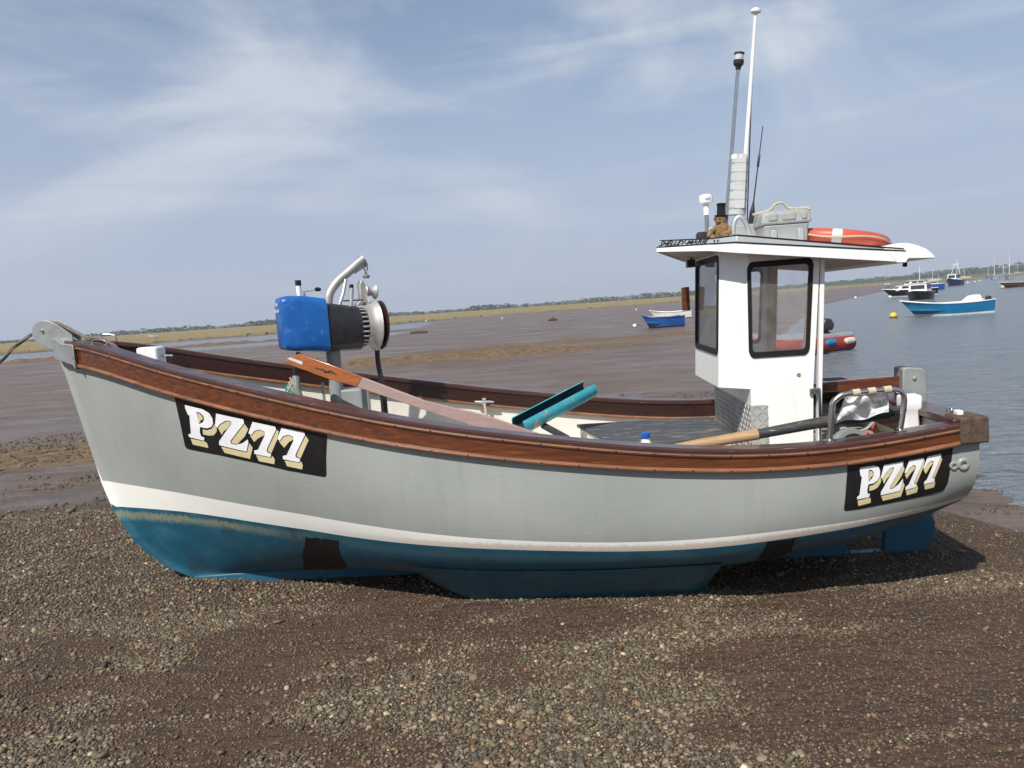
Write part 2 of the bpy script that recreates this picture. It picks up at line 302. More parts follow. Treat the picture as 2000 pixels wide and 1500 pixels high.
def terrain(x, y):
    r = np.hypot(x, y); az = np.arctan2(x, y)
    g = y-np.interp(x, SBX, SBY)+1.1*(fbm(x, y, .35, 3, 5.)-.5)
    shing = 1-sst(g, -.9, .7)
    dxw = np.interp(y, WEY, WEX)-x
    mud = ZW+np.where(dxw > 0, np.minimum(.16, .012+.055*dxw/np.maximum(1, r*.03)), np.maximum(-1.2, .07*dxw))
    mud = mud+(fbm(x, y, .22, 4, 3.)-.5)*.16*sst(dxw, .2, 6)+(fbm(x, y*3, .9, 3, 9.)-.5)*.05*np.exp(-r/60)
    ridge = np.zeros_like(x)
    for P, w, d, h, q in RW:
        u = (x-P[0])*math.cos(q)+(y-P[1])*math.sin(q); v = -(x-P[0])*math.sin(q)+(y-P[1])*math.cos(q)
        k = np.exp(-(u/w)**2-(v/(d*max(1, P[1]/25)))**2)*(.35+1.1*fbm(x, y, .8, 3, 2.))
        ridge = np.maximum(ridge, k); mud = mud+h*k*.7
    edge = np.interp(az, BA, BR)
    # tidal channel under the marsh bank on the left
    chl = sst(r, 70, 80)*(1-sst(x+ r*.05, -20, 2))*sst(edge-r, 0, 2)
    mud = mud-chl*.42*(1-ridge*.9)
    edge = edge+(fbm(az*90, r*0, 1.0, 4, 7.)-.5)*10
    marsh = sst(r-edge, 0, 2.2)*(np.abs(az) < 1.45)
    hill = sst(r, 320, 1000)*sst(az, .30, .62)*1.8
    z = mud*(1-shing)+shing*(.0+(fbm(x, y, .7, 4, 1.)-.5)*.07+(fbm(x, y, 3.2, 3, 21.)-.5)*.03)
    z = z*(1-marsh)+marsh*(.16+(fbm(x, y, .12, 3, 4.)-.5)*.25+(fbm(x, y, .9, 2, 8.)-.5)*.2+hill)
    # shingle lies flat where the boat's keel and bilge keels bear
    P = np.stack([x-X0, y-Y0], -1); s_ = P[..., 0]*ca+P[..., 1]*sa; t_ = -P[..., 0]*sa+P[..., 1]*ca
    w_ = sst(s_, -.3, .5)*(1-sst(s_, 5.8, 6.6))*(1-sst(np.abs(t_), .9, 1.5))
    z = z*(1-w_)+w_*(-.004+.02*np.exp(-((s_-.85)/.3)**2-(t_/.35)**2)+(fbm(x, y, 3.2, 3, 21.)-.5)*.02+.030*np.exp(-((np.abs(t_)-.66)/.09)**2)*sst(s_, 2.35, 2.7)*(1-sst(s_, 4.0, 4.3))+.028*np.exp(-((s_-.80)/.38)**2-((np.abs(t_)-.15)/.12)**2))
    return z, shing, marsh, np.clip(ridge, 0, 1)
nr, rad = 470, None
rad = np.exp(np.linspace(math.log(.6), math.log(3200), nr))
th = np.concatenate([np.linspace(-48, 48, 560), np.linspace(48, 312, 150)[1:-1]])*math.pi/180
XX = rad[:, None]*np.sin(th)[None]; YY = rad[:, None]*np.cos(th)[None]
ZZ, SH, MA, RI = terrain(XX, YY)
nt_ = len(th)
vg = np.stack([XX, YY, ZZ], -1).reshape(-1, 3)
idx = np.arange(nr*nt_).reshape(nr, nt_); nx = np.roll(idx, -1, 1)
fg = np.stack([idx[:-1], idx[1:], nx[1:], nx[:-1]], -1).reshape(-1, 4)
me = bpy.data.meshes.new('ground')
vg = np.vstack([vg, [[0, 0, 0.0]]]); cen = len(vg)-1
fl = fg.tolist()+[(cen, int(idx[0, k]), int(nx[0, k])) for k in range(nt_)]
me.from_pydata(vg.tolist(), [], fl); me.update()
for nm, arr in (('shingle', SH), ('marsh', MA), ('ridge', RI)):
    a = me.attributes.new(nm, 'FLOAT', 'POINT'); a.data.foreach_set('value', np.append(arr.reshape(-1), arr[0, 0]).astype(np.float32))
me.polygons.foreach_set('use_smooth', [True]*len(me.polygons))
ground = bpy.data.objects.new('ground', me); COL.objects.link(ground); tag(ground, 'brown shingle beach running down to wet mud flats and grassy salt marsh', 'ground', kind='structure')

gm = bpy.data.materials.new('estuary ground'); gm.use_nodes = True; nt = gm.node_tree; P_ = nt.nodes['Principled BSDF']; lk = nt.links
def nz(scale, stretch=(1, 1, 1), detail=6, dist=0, rough=.6, dim='3D'):
    tc = N(nt, 'ShaderNodeTexCoord'); mp = N(nt, 'ShaderNodeMapping'); lk.new(tc.outputs['Object'], mp.inputs[0]); mp.inputs['Scale'].default_value = stretch
    n = N(nt, 'ShaderNodeTexNoise'); lk.new(mp.outputs[0], n.inputs['Vector']); n.inputs['Scale'].default_value = scale; n.inputs['Detail'].default_value = detail; n.inputs['Distortion'].default_value = dist; n.inputs['Roughness'].default_value = rough
    return n.outputs[0]
def rng_(s, a, b, c=0., d=1.):
    n = N(nt, 'ShaderNodeMapRange'); lk.new(s, n.inputs[0])
    for i, v in enumerate((a, b, c, d)): n.inputs[i+1].default_value = v
    return n.outputs[0]
def mixc(f, a, b):
    n = N(nt, 'ShaderNodeMix', data_type='RGBA')
    for i, s in ((0, f), (6, a), (7, b)):
        if isinstance(s, bpy.types.NodeSocket): lk.new(s, n.inputs[i])
        elif i == 0: n.inputs[0].default_value = s
        else: n.inputs[i].default_value = tuple(s)+(1,)
    return n.outputs[2]
def math_(op, a, b):
    n = N(nt, 'ShaderNodeMath', operation=op)
    for i, s in enumerate((a, b)):
        if isinstance(s, bpy.types.NodeSocket): lk.new(s, n.inputs[i])
        else: n.inputs[i].default_value = s
    return n.outputs[0]
def attr(n): a = N(nt, 'ShaderNodeAttribute'); a.attribute_name = n; return a.outputs['Fac']
aS, aM, aR = attr('shingle'), attr('marsh'), attr('ridge')
mudc = mixc(rng_(nz(.35, (1, 1.6, 1), 7), .35, .68), (.115, .072, .045), (.160, .110, .078))
mudc = mixc(rng_(nz(2.2, (.7, 2.4, 1), 6, .5), .52, .72), mudc, (.062, .040, .024))
mudc = mixc(rng_(nz(14, (1, 1.5, 1), 4), .66, .74), mudc, (.035, .024, .018))
ridgec = mixc(rng_(nz(5, (1, 1, 1), 5), .4, .65), (.19, .118, .050), (.075, .05, .026))
gd0 = N(nt, 'ShaderNodeTexCoord'); gl0 = N(nt, 'ShaderNodeVectorMath', operation='LENGTH'); lk.new(gd0.outputs['Object'], gl0.inputs[0])
nearm = rng_(gl0.outputs['Value'], 16, 9)
mudc = mixc(math_('MULTIPLY', nearm, rng_(nz(1.1, (.8, 1.5, 1), 7, .3), .42, .62)), mudc, (.060, .037, .019))
mudc = mixc(rng_(aR, .25, .6), mudc, ridgec)
dirt = mixc(rng_(nz(1.6, (1, 1, 1), 6), .35, .65), (.105, .048, .019), (.048, .026, .012))
dirt = mixc(rng_(nz(55, (1, 1, 1), 3), .45, .65), dirt, (.11, .060, .030))
vo = N(nt, 'ShaderNodeTexVoronoi'); tc = N(nt, 'ShaderNodeTexCoord'); lk.new(tc.outputs['Object'], vo.inputs['Vector']); vo.inputs['Scale'].default_value = 46
dirt = mixc(rng_(vo.outputs['Distance'], .25, .7, 0, .8), dirt, (.035, .022, .014))
grass = mixc(rng_(nz(.07, (1, .5, 1), 6), .35, .65), (.235, .172, .062), (.15, .125, .044))
grass = mixc(rng_(nz(.9, (1, .35, 1), 5), .45, .7), grass, (.32, .235, .09))
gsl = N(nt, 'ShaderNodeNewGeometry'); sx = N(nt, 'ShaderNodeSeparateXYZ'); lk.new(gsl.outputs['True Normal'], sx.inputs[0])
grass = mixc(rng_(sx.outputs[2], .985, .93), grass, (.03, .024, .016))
gdist = N(nt, 'ShaderNodeVectorMath', operation='LENGTH'); lk.new(tc.outputs['Object'], gdist.inputs[0])
gsx = N(nt, 'ShaderNodeSeparateXYZ'); lk.new(tc.outputs['Object'], gsx.inputs[0])
grass = mixc(math_('MULTIPLY', rng_(gdist.outputs['Value'], 350, 520), rng_(gsx.outputs[0], 160, 260)), grass, (.085, .105, .04))
col = mixc(aS, mudc, dirt); col = mixc(rng_(aM, .2, .6), col, grass); lk.new(col, P_.inputs['Base Color'])
wet = rng_(nz(.5, (.5, 1.6, 1), 5), .35, .65, .22, .50)
ro = N(nt, 'ShaderNodeMix', data_type='FLOAT'); lk.new(rng_(aR, .2, .55), ro.inputs[0]); lk.new(wet, ro.inputs[2]); ro.inputs[3].default_value = .75
r2 = N(nt, 'ShaderNodeMix', data_type='FLOAT'); lk.new(math_('MAXIMUM', aS, aM), r2.inputs[0]); lk.new(ro.outputs[0], r2.inputs[2]); r2.inputs[3].default_value = .82
lk.new(r2.outputs[0], P_.inputs['Roughness']); P_.inputs['Specular IOR Level'].default_value = .52
hh = math_('ADD', math_('MULTIPLY', nz(3.0, (.8, 2.6, 1), 7, .4), .9), math_('MULTIPLY', nz(13, (1, 1.6, 1), 7), .40))
bp = N(nt, 'ShaderNodeBump'); bp.inputs['Strength'].default_value = .9; bp.inputs['Distance'].default_value = .11; lk.new(hh, bp.inputs['Height']); lk.new(bp.outputs[0], P_.inputs['Normal'])
me.materials.append(gm)

wm = bpy.data.materials.new('estuary water'); wm.use_nodes = True; nt = wm.node_tree; lk = nt.links; P_ = nt.nodes['Principled BSDF']
P_.inputs['Base Color'].default_value = (.165, .188, .208, 1); P_.inputs['Roughness'].default_value = .20; P_.inputs['IOR'].default_value = 1.333
hw = math_('ADD', math_('MULTIPLY', nz(1.3, (.5, 1.3, 1), 5, .6), 1.0), math_('MULTIPLY', nz(5.5, (.6, 1.4, 1), 5, .5), .42))
hw = math_('ADD', hw, math_('MULTIPLY', nz(.16, (1, 1, 1), 3), .8))
bp = N(nt, 'ShaderNodeBump'); bp.inputs['Strength'].default_value = 1.0; bp.inputs['Distance'].default_value = .55; lk.new(hw, bp.inputs['Height']); lk.new(bp.outputs[0], P_.inputs['Normal'])
wr = np.exp(np.concatenate([np.linspace(math.log(3.), math.log(140), 560), np.linspace(math.log(142), math.log(1200), 40)])); wth = np.concatenate([np.linspace(6, 40, 300), np.linspace(40, 366, 110)[1:-1]])*math.pi/180
WX = wr[:, None]*np.sin(wth)[None]; WY_ = wr[:, None]*np.cos(wth)[None]; nw = len(wth)
wamp = np.exp(-(wr/70.)**2)[:, None]*sst(np.degrees(wth), 6, 8)[None]*(1-sst(np.degrees(wth), 38, 40))[None]
rgd = lambda a: 1-np.abs(2*a-1)
WZ_ = ZW+wamp*(.030*(rgd(fbm(WX*.8+WY_*.3, WY_*1.7-WX*.2, .9, 2, 51.))-.5)+.016*(rgd(fbm(WX*.9-WY_*.2, WY_*1.8, 2.6, 2, 61.))-.5))
wv = np.stack([WX, WY_, WZ_], -1).reshape(-1, 3); wi_ = np.arange(len(wr)*nw).reshape(len(wr), nw); wx_ = np.roll(wi_, -1, 1)
wf = np.stack([wi_[:-1], wi_[1:], wx_[1:], wx_[:-1]], -1).reshape(-1, 4).tolist(); wv = wv.tolist()+[[0, 0, ZW]]; wf += [(len(wv)-1, int(wi_[0, k]), int(wx_[0, k])) for k in range(nw)]
wmsh = bpy.data.meshes.new('estuary_water'); wmsh.from_pydata(wv, [], wf); wmsh.polygons.foreach_set('use_smooth', [True]*len(wmsh.polygons)); wmsh.materials.append(wm)
water = bpy.data.objects.new('estuary_water', wmsh); COL.objects.link(water); tag(water, 'grey rippled estuary water beyond the mud flats', 'water', kind='structure')

# shingle: stones as instances over the beach (nobody could count them)
protos = bpy.data.collections.new('stone_shapes')
sm = bpy.data.materials.new('beach stones'); sm.use_nodes = True; nt = sm.node_tree; lk = nt.links; P_ = nt.nodes['Principled BSDF']
at = N(nt, 'ShaderNodeAttribute'); at.attribute_type = 'INSTANCER'; at.attribute_name = 'tone'
at2 = N(nt, 'ShaderNodeAttribute'); at2.attribute_type = 'INSTANCER'; at2.attribute_name = 'wetness'
nn = nz(60, (1, 1, 1), 4); sc_ = mixc(math_('MULTIPLY', rng_(nn, .35, .7), .35), at.outputs['Color'], (.10, .085, .07))
lk.new(sc_, P_.inputs['Base Color']); lk.new(rng_(at2.outputs['Fac'], 0, 1, .75, .38), P_.inputs['Roughness'])
for k in range(7):
    bm = bmesh.new(); bmesh.ops.create_icosphere(bm, subdivisions=2 if k < 4 else 1, radius=1)
    fx, fy, fz = rng.uniform(.75, 1.2), rng.uniform(.6, .95), rng.uniform(.38, .62); d = rng.normal(size=(5, 3))
    for v in bm.verts:
        n_ = v.co.normalized(); q = 1+.13*sum(math.sin(2.1*n_.dot(Vector(dd))+dd[0]*5) for dd in d)/2.2
        v.co = Vector((n_.x*fx*q, n_.y*fy*q, n_.z*fz*q))
    m_ = bpy.data.meshes.new('stone'); bm.to_mesh(m_); bm.free(); m_.materials.append(sm); m_.polygons.foreach_set('use_smooth', [True]*len(m_.polygons))
    protos.objects.link(bpy.data.objects.new('stone', m_))
pts = []
def scatter(x0, x1, y0, y1, step):
    gx, gy = np.meshgrid(np.arange(x0, x1, step), np.arange(y0, y1, step)); gx = gx.ravel(); gy = gy.ravel()
    gx = gx+rng.uniform(-.5, .5, gx.shape)*step*1.3; gy = gy+rng.uniform(-.5, .5, gx.shape)*step*1.3
    k = (np.abs(gx) < .70*gy+1.1); return gx[k], gy[k]
gx, gy = scatter(-7.5, 6.5, 1.9, 4.6, .0115); gx2, gy2 = scatter(-8.5, 6.8, 4.6, 9.2, .0178)
gx = np.concatenate([gx, gx2]); gy = np.concatenate([gy, gy2]); far = np.concatenate([np.zeros(len(gx)-len(gx2)), np.ones(len(gx2))])
z_, sh_, _, _ = terrain(gx, gy)
patch = .55*fbm(gx*.55+gy*.25, gy*1.25-gx*.1, .9, 4, 31.)+.45*fbm(gx*.7+gy*.4, gy*1.6-gx*.3, 2.1, 4, 77.); fine = fbm(gx, gy, 5., 2, 41.)
lr = np.clip((2.6-gx)/5.5, 0, 1)                       # more bare silt towards the water on the right
dens = sst(patch+.10*(fine-.5), .50-.13*lr, .63-.13*lr)*.58+.42
dens = dens*sst(sh_, .35, .9); dens = np.maximum(dens, .03*(sh_ > .06))
keep = rng.random(len(gx)) < dens
gx, gy, z_, far, patch, lr, dens = [a[keep] for a in (gx, gy, z_, far, patch, lr, dens)]
n_ = len(gx)
size = np.exp(rng.normal(0, .42, n_))*.0046*(1+.36*far)*(1+.30*lr*(gy < 4.2)); size = np.clip(size, .004, .032)
big = rng.random(n_) < .006; size[big] *= 1.7
tone = np.zeros((n_, 4), np.float32); tone[:, 3] = 1
pal = np.array([(.140, .115, .074), (.105, .090, .064), (.185, .152, .098), (.072, .062, .048), (.155, .110, .062), (.125, .068, .035), (.30, .25, .165), (.24, .11, .045)])
pal = pal*np.array([1.0, .95, .87]); pi_ = rng.choice(len(pal), n_, p=[.27, .22, .17, .14, .09, .06, .035, .015]); tone[:, :3] = pal[pi_]*np.exp(rng.normal(-.10, .42, (n_, 1)))
lowp = 1-np.clip(dens, 0, 1)
tone[:, :3] = tone[:, :3]*(1-.8*lowp[:, None])+np.array([.082, .042, .020])*.8*lowp[:, None]*np.exp(rng.normal(0, .35, (n_, 1)))
size = size*(1-.35*lowp)*(1+.25*(1-lowp))
pm = bpy.data.meshes.new('shingle_stones'); pm.from_pydata(np.stack([gx, gy, z_+size*.22], -1).tolist(), [], [])
def pattr(nm, typ, data):
    a = pm.attributes.new(nm, typ, 'POINT'); k = {'FLOAT': 'value', 'FLOAT_VECTOR': 'vector', 'FLOAT_COLOR': 'color', 'INT': 'value'}[typ]; a.data.foreach_set(k, np.ascontiguousarray(data).ravel())
pattr('rot', 'FLOAT_VECTOR', np.stack([rng.normal(0, .38, n_), rng.normal(0, .38, n_), rng.uniform(0, 6.28, n_)], -1).astype(np.float32))
pattr('scl', 'FLOAT', size.astype(np.float32)); pattr('tone', 'FLOAT_COLOR', tone); pattr('pick', 'INT', np.where(far > 0, rng.integers(4, 7, n_), rng.integers(0, 7, n_)).astype(np.int32))
pattr('wetness', 'FLOAT', (lowp*rng.random(n_)).astype(np.float32))
stones = bpy.data.objects.new('shingle_stones', pm); COL.objects.link(stones); tag(stones, 'small grey and brown rounded beach stones covering the foreshore', 'gravel', kind='stuff')
gt = bpy.data.node_groups.new('lay_stones', 'GeometryNodeTree')
gt.interface.new_socket('Geometry', in_out='INPUT', socket_type='NodeSocketGeometry'); gt.interface.new_socket('Geometry', in_out='OUTPUT', socket_type='NodeSocketGeometry')
gi = gt.nodes.new('NodeGroupInput'); go = gt.nodes.new('NodeGroupOutput'); ip = gt.nodes.new('GeometryNodeInstanceOnPoints'); ci = gt.nodes.new('GeometryNodeCollectionInfo')
ci.inputs['Collection'].default_value = protos; ci.inputs['Separate Children'].default_value = True; ci.inputs['Reset Children'].default_value = True
def na(nm, typ): a = gt.nodes.new('GeometryNodeInputNamedAttribute'); a.data_type = typ; a.inputs[0].default_value = nm; return a.outputs[0]
er = gt.nodes.new('FunctionNodeEulerToRotation'); gt.links.new(na('rot', 'FLOAT_VECTOR'), er.inputs[0])
gt.links.new(gi.outputs[0], ip.inputs['Points']); gt.links.new(ci.outputs[0], ip.inputs['Instance']); ip.inputs['Pick Instance'].default_value = True
gt.links.new(na('pick', 'INT'), ip.inputs['Instance Index']); gt.links.new(er.outputs[0], ip.inputs['Rotation']); gt.links.new(na('scl', 'FLOAT'), ip.inputs['Scale'])
gt.links.new(ip.outputs[0], go.inputs[0])
md = stones.modifiers.new('lay', 'NODES'); md.node_group = gt
print('stones', n_)
def clods(name, label, cat, npts, xr, yr, smin, smax, cols, seed, thr):
    g_ = np.random.default_rng(seed); x = g_.uniform(*xr, npts*6); y = yr[0]*(yr[1]/yr[0])**g_.random(npts*6)
    z, sh, ma, ri = terrain(x, y); cl_ = fbm(x, y*1.8, .5, 4, seed*1.7)+.25*ri
    k = (sh < .6) & (ma < .1) & (z > ZW+.01) & (cl_ > thr) & (np.abs(x) < .75*y+1.5); k &= np.cumsum(k) <= npts
    x, y, z = x[k], y[k], z[k]; n = len(x); sz = np.exp(g_.uniform(math.log(smin), math.log(smax), n))*(1+.03*y)
    pm_ = bpy.data.meshes.new(name); pm_.from_pydata(np.stack([x, y, z+sz*.1], -1).tolist(), [], [])
    tn_ = np.ones((n, 4), np.float32); tn_[:, :3] = np.array(cols)[g_.integers(0, len(cols), n)]*g_.uniform(.7, 1.3, (n, 1))
    for nm, typ, kk, dat in (('rot', 'FLOAT_VECTOR', 'vector', np.stack([g_.normal(0, .3, n), g_.normal(0, .3, n), g_.uniform(0, 6.28, n)], -1)), ('scl', 'FLOAT', 'value', sz), ('tone', 'FLOAT_COLOR', 'color', tn_), ('wetness', 'FLOAT', 'value', g_.random(n)*.9)):
        a = pm_.attributes.new(nm, typ, 'POINT'); a.data.foreach_set(kk, np.ascontiguousarray(dat, dtype=np.float32).ravel())
    a = pm_.attributes.new('pick', 'INT', 'POINT'); a.data.foreach_set('value', g_.integers(0, 7, n).astype(np.int32))
    o = bpy.data.objects.new(name, pm_); COL.objects.link(o); tag(o, label, cat, kind='stuff'); o.modifiers.new('lay', 'NODES').node_group = gt
clods('mud_clods', 'scattered dark clods and weed scraps on the wet mud flats', 'mud', 5200, (-14, 9), (6.2, 15), .006, .030, [(.085, .055, .036), (.075, .052, .026), (.055, .038, .024), (.10, .068, .045)], 5, .50)

# far woods on the horizon: one mass each
leafm = mat('far foliage', (.032, .045, .026), (.055, .068, .032), rough=.8, scale=.05, lo=.4, hi=.6)
def woods(name, label, prof, dist, n, px0, px1):
    m = MB(); V = []; Fc = []
    xs = [p[0] for p in prof]; hs = [p[1] for p in prof]
    for i in range(n):
        px = px0+(px1-px0)*(i+random.random())/n; hpx = float(np.interp(px, xs, hs))
        if hpx < .8 or random.random() > .92: continue
        r = dist*random.uniform(.92, 1.12); P = WY(px, 668-.0695*px, r); h = 1.5+hpx*r/F*random.uniform(.55, 1.0)
        gz = float(terrain(np.array([P[0]]), np.array([P[1]]))[0][0]); top = max(CAMH+hpx*r/F*random.choice((.45, .55, .62, .7, .8, 1.0)), gz+2.2); hh_ = top-gz
        cw = hh_*random.uniform(.8, 1.7)
        for k in range(46):
            a = random.uniform(0, 6.283); q = random.random()**.5; zz = random.random(); env = math.sin(math.pi*min(1, .12+.85*zz))**.6
            c = Vector((P[0]+math.cos(a)*q*cw*env, P[1]+math.sin(a)*q*cw*env, gz+zz*hh_*.92))
            s_ = hh_*random.uniform(.10, .2); b = len(V)
            d1 = Vector((random.gauss(0, 1), random.gauss(0, 1), random.gauss(0, 1))).normalized()*s_; d2 = d1.orthogonal().normalized()*s_
            V += [tuple(c+d1), tuple(c+d2), tuple(c-d1*.9), tuple(c-d2*.8)]; Fc += [(b, b+1, b+2, b+3)]
    m.v = V; m.f = Fc; m.m = [0]*len(Fc)
    return tag(m.obj(name, leafm, smooth=0, fixn=False), label, 'woods', kind='stuff')
woods('far_hedgerow', 'low dark line of trees beyond the marsh on the left horizon', [(-200, 3), (60, 3.5), (80, .5), (130, .5), (180, 5), (300, 7.5), (400, 7), (440, 2), (455, 8), (470, 2), (500, 10), (555, 12), (700, 9), (800, 5), (880, 3), (905, 3), (920, 7), (985, 8), (1010, 5), (1110, 5), (1130, 7), (1200, 8), (1290, 8.5), (1340, 9), (1480, 7), (1560, 6)], 720, 520, -250, 1560)
woods('far_wood', 'dark wooded hill across the water on the right horizon', [(1500, 5), (1600, 6), (1660, 7), (1720, 9), (1800, 12), (1900, 14.5), (2000, 18), (2300, 22)], 980, 420, 1500, 2300)

# ------------------------------------------------------------------ the fishing boat
def spl(xs, ys):
    xs = np.array(xs, float); ys = np.array(ys, float); n = len(xs); h = np.diff(xs); A = np.zeros((n, n)); b = np.zeros(n); A[0, 0] = A[-1, -1] = 1
    for i in range(1, n-1):
        A[i, i-1] = h[i-1]; A[i, i] = 2*(h[i-1]+h[i]); A[i, i+1] = h[i]; b[i] = 6*((ys[i+1]-ys[i])/h[i]-(ys[i]-ys[i-1])/h[i-1])
    m = np.linalg.solve(A, b)
    def f(x):
        x = np.asarray(x, float); i = np.clip(np.searchsorted(xs, x)-1, 0, n-2); t = x-xs[i]; H = h[i]
        return ys[i]+t*((ys[i+1]-ys[i])/H-H*(2*m[i]+m[i+1])/6)+t*t*m[i]/2+t**3*(m[i+1]-m[i])/(6*H)
    return f
KS = np.array([0, .06, .15, .3, .45, .6, .75, .88, 1.])*L
bf = spl(KS, [.06, .223, .441, .737, .970, 1.051, 1.061, 1.045, 1.035])          # half beam at the capping edge
zf = spl(KS, [1.679, 1.629, 1.507, 1.314, 1.142, 1.005, .904, .897, .975])         # sheer height
STEM = np.array([(0, 1.60), (.042, 1.465), (.12, 1.10), (.203, .707), (.263, .517), (.362, .327), (.46, .22), (.583, .12), (.77, .03), (1.2, .045), (2.2, .085), (3.4, .10), (4.2, .135), (4.8, .215), (5.15, .31), (L, .41)])
zkf = lambda s: np.interp(s, STEM[:, 0], STEM[:, 1])
w1f = spl([.2, .9, 1.5, 2.15, 2.75, 3.3, 3.85, 4.35, 4.9, L], [.735, .672, .614, .556, .499, .457, .443, .462, .505, .575])     # top of white boot top
w2f = spl([.2, .85, 1.5, 2.15, 2.75, 3.3, 3.85, 4.35, 4.9, L], [.552, .542, .500, .460, .432, .402, .386, .408, .468, .545])
hbf = lambda s: np.interp(s, [0, 1.5, 3, 4, L], [.128, .13, .112, .090, .080])     # depth of the wooden strake
def half(s, w):
    """half breadth of the hull at height fraction w above the keel rabbet"""
    s = np.asarray(s, float); bh = np.maximum(bf(s)-.038, .012)
    p = np.interp(s, [0, .8, 1.8, 2.8, 4.0, L], [1.05, 1.35, 2.3, 4.2, 5.0, 3.6]); q = np.interp(s, [0, .8, 1.8, 2.8, 4.0, L], [1.05, 1.25, 1.9, 2.8, 3.0, 2.6])
    return np.maximum(bh*np.maximum(1-(1-np.clip(w, 0, 1))**p, 0)**(1/q), .028)
def H(s, w, side=-1, off=0.0):
    z = zkf(s)+(zf(s)-zkf(s))*w
    return np.stack([np.asarray(s, float)+0*z, side*(half(s, w)+off), z], -1)
def wz(s, z): return np.clip((z-zkf(s))/(zf(s)-zkf(s)), 0, 1)
boat = empty('fishing_boat', (X0, Y0, 0), YAW)
tag(boat, 'grey open fishing boat with varnished wooden strake and white wheelhouse, aground on the shingle', 'boat')
# paints that need the height above the waterline
def stain_mat(name, c1, c2, stain, mode):
    m = mat(name, c1, c2, rough=.5, scale=3.2, stretch=(1, 1, 1.6), lo=.3, hi=.7, bump=.05, bscale=14, rvar=.1); nt = m.node_tree; lk = nt.links; p = nt.nodes['Principled BSDF']
    src = p.inputs['Base Color'].links[0].from_socket
    a = N(nt, 'ShaderNodeAttribute'); a.attribute_name = 'wl'
    tc = N(nt, 'ShaderNodeTexCoord'); mp = N(nt, 'ShaderNodeMapping'); lk.new(tc.outputs['Object'], mp.inputs[0]); mp.inputs['Scale'].default_value = (9, 9, .9)
    n = N(nt, 'ShaderNodeTexNoise'); lk.new(mp.outputs[0], n.inputs['Vector']); n.inputs['Scale'].default_value = 5; n.inputs['Detail'].default_value = 7; n.inputs['Roughness'].default_value = .7
    c = N(nt, 'ShaderNodeMath', operation='MULTIPLY_ADD'); lk.new(n.outputs[0], c.inputs[0]); c.inputs[1].default_value = .10 if mode == 'blue' else .05
    lk.new(a.outputs['Fac'], c.inputs[2])       # wl: metres above the lower edge of the white band
    def band(lo, hi, e):
        r1 = N(nt, 'ShaderNodeMapRange'); lk.new(c.outputs[0], r1.inputs[0]); r1.inputs[1].default_value = lo-e; r1.inputs[2].default_value = lo
        r2 = N(nt, 'ShaderNodeMapRange'); lk.new(c.outputs[0], r2.inputs[0]); r2.inputs[1].default_value = hi; r2.inputs[2].default_value = hi+e*.5; r2.inputs[3].default_value = 1; r2.inputs[4].default_value = 0
        mm = N(nt, 'ShaderNodeMath', operation='MULTIPLY'); lk.new(r1.outputs[0], mm.inputs[0]); lk.new(r2.outputs[0], mm.inputs[1]); return mm.outputs[0]
    sp = N(nt, 'ShaderNodeSeparateXYZ'); lk.new(tc.outputs['Object'], sp.inputs[0])
    if mode == 'blue':
        f = band(-.012, .008, .035); ms = N(nt, 'ShaderNodeMapRange'); lk.new(sp.outputs[0], ms.inputs[0]); ms.inputs[1].default_value = 1.9; ms.inputs[2].default_value = 1.2; ms.inputs[3].default_value = .12; ms.inputs[4].default_value = .75
    else:
        f = band(.0, .05, .03); ms = N(nt, 'ShaderNodeMapRange'); lk.new(sp.outputs[0], ms.inputs[0]); ms.inputs[1].default_value = 1.8; ms.inputs[2].default_value = 2.8; ms.inputs[3].default_value = 0; ms.inputs[4].default_value = .5
    g = N(nt, 'ShaderNodeMath', operation='MULTIPLY'); lk.new(f, g.inputs[0]); lk.new(ms.outputs[0], g.inputs[1])
    x = N(nt, 'ShaderNodeMix', data_type='RGBA'); lk.new(g.outputs[0], x.inputs[0]); lk.new(src, x.inputs[6]); x.inputs[7].default_value = tuple(stain)+(1,)
    o = x.outputs[2]
    if mode == 'blue':     # slime on the lower bottom, scuffs
        n2 = N(nt, 'ShaderNodeTexNoise'); lk.new(tc.outputs['Object'], n2.inputs['Vector']); n2.inputs['Scale'].default_value = 4; n2.inputs['Detail'].default_value = 8; n2.inputs['Roughness'].default_value = .7
        mr = N(nt, 'ShaderNodeMapRange'); lk.new(n2.outputs[0], mr.inputs[0]); mr.inputs[1].default_value = .5; mr.inputs[2].default_value = .75; mr.inputs[4].default_value = .7
        y = N(nt, 'ShaderNodeMix', data_type='RGBA'); lk.new(mr.outputs[0], y.inputs[0]); lk.new(o, y.inputs[6]); y.inputs[7].default_value = (.022, .07, .085, 1); o = y.outputs[2]
        n3 = N(nt, 'ShaderNodeTexNoise'); lk.new(mp.outputs[0], n3.inputs['Vector']); n3.inputs['Scale'].default_value = 9; n3.inputs['Detail'].default_value = 4
        mr = N(nt, 'ShaderNodeMapRange'); lk.new(n3.outputs[0], mr.inputs[0]); mr.inputs[1].default_value = .70; mr.inputs[2].default_value = .75; mr.inputs[4].default_value = .6
        y = N(nt, 'ShaderNodeMix', data_type='RGBA'); lk.new(mr.outputs[0], y.inputs[0]); lk.new(o, y.inputs[6]); y.inputs[7].default_value = (.16, .22, .22, 1); o = y.outputs[2]
    lk.new(o, p.inputs['Base Color']); return m
M['antifoul'] = stain_mat('blue antifouling', (.007, .070, .120), (.010, .098, .155), (.26, .25, .15), 'blue')
M['boottop'] = stain_mat('white boot top paint', (.82, .81, .76), (.76, .75, .70), (.40, .28, .15), 'white')
weather(M['antifoul'], (.055, .16, .19), .55, (1.2, 1.2, 2.4), 3.0, .50, .70)
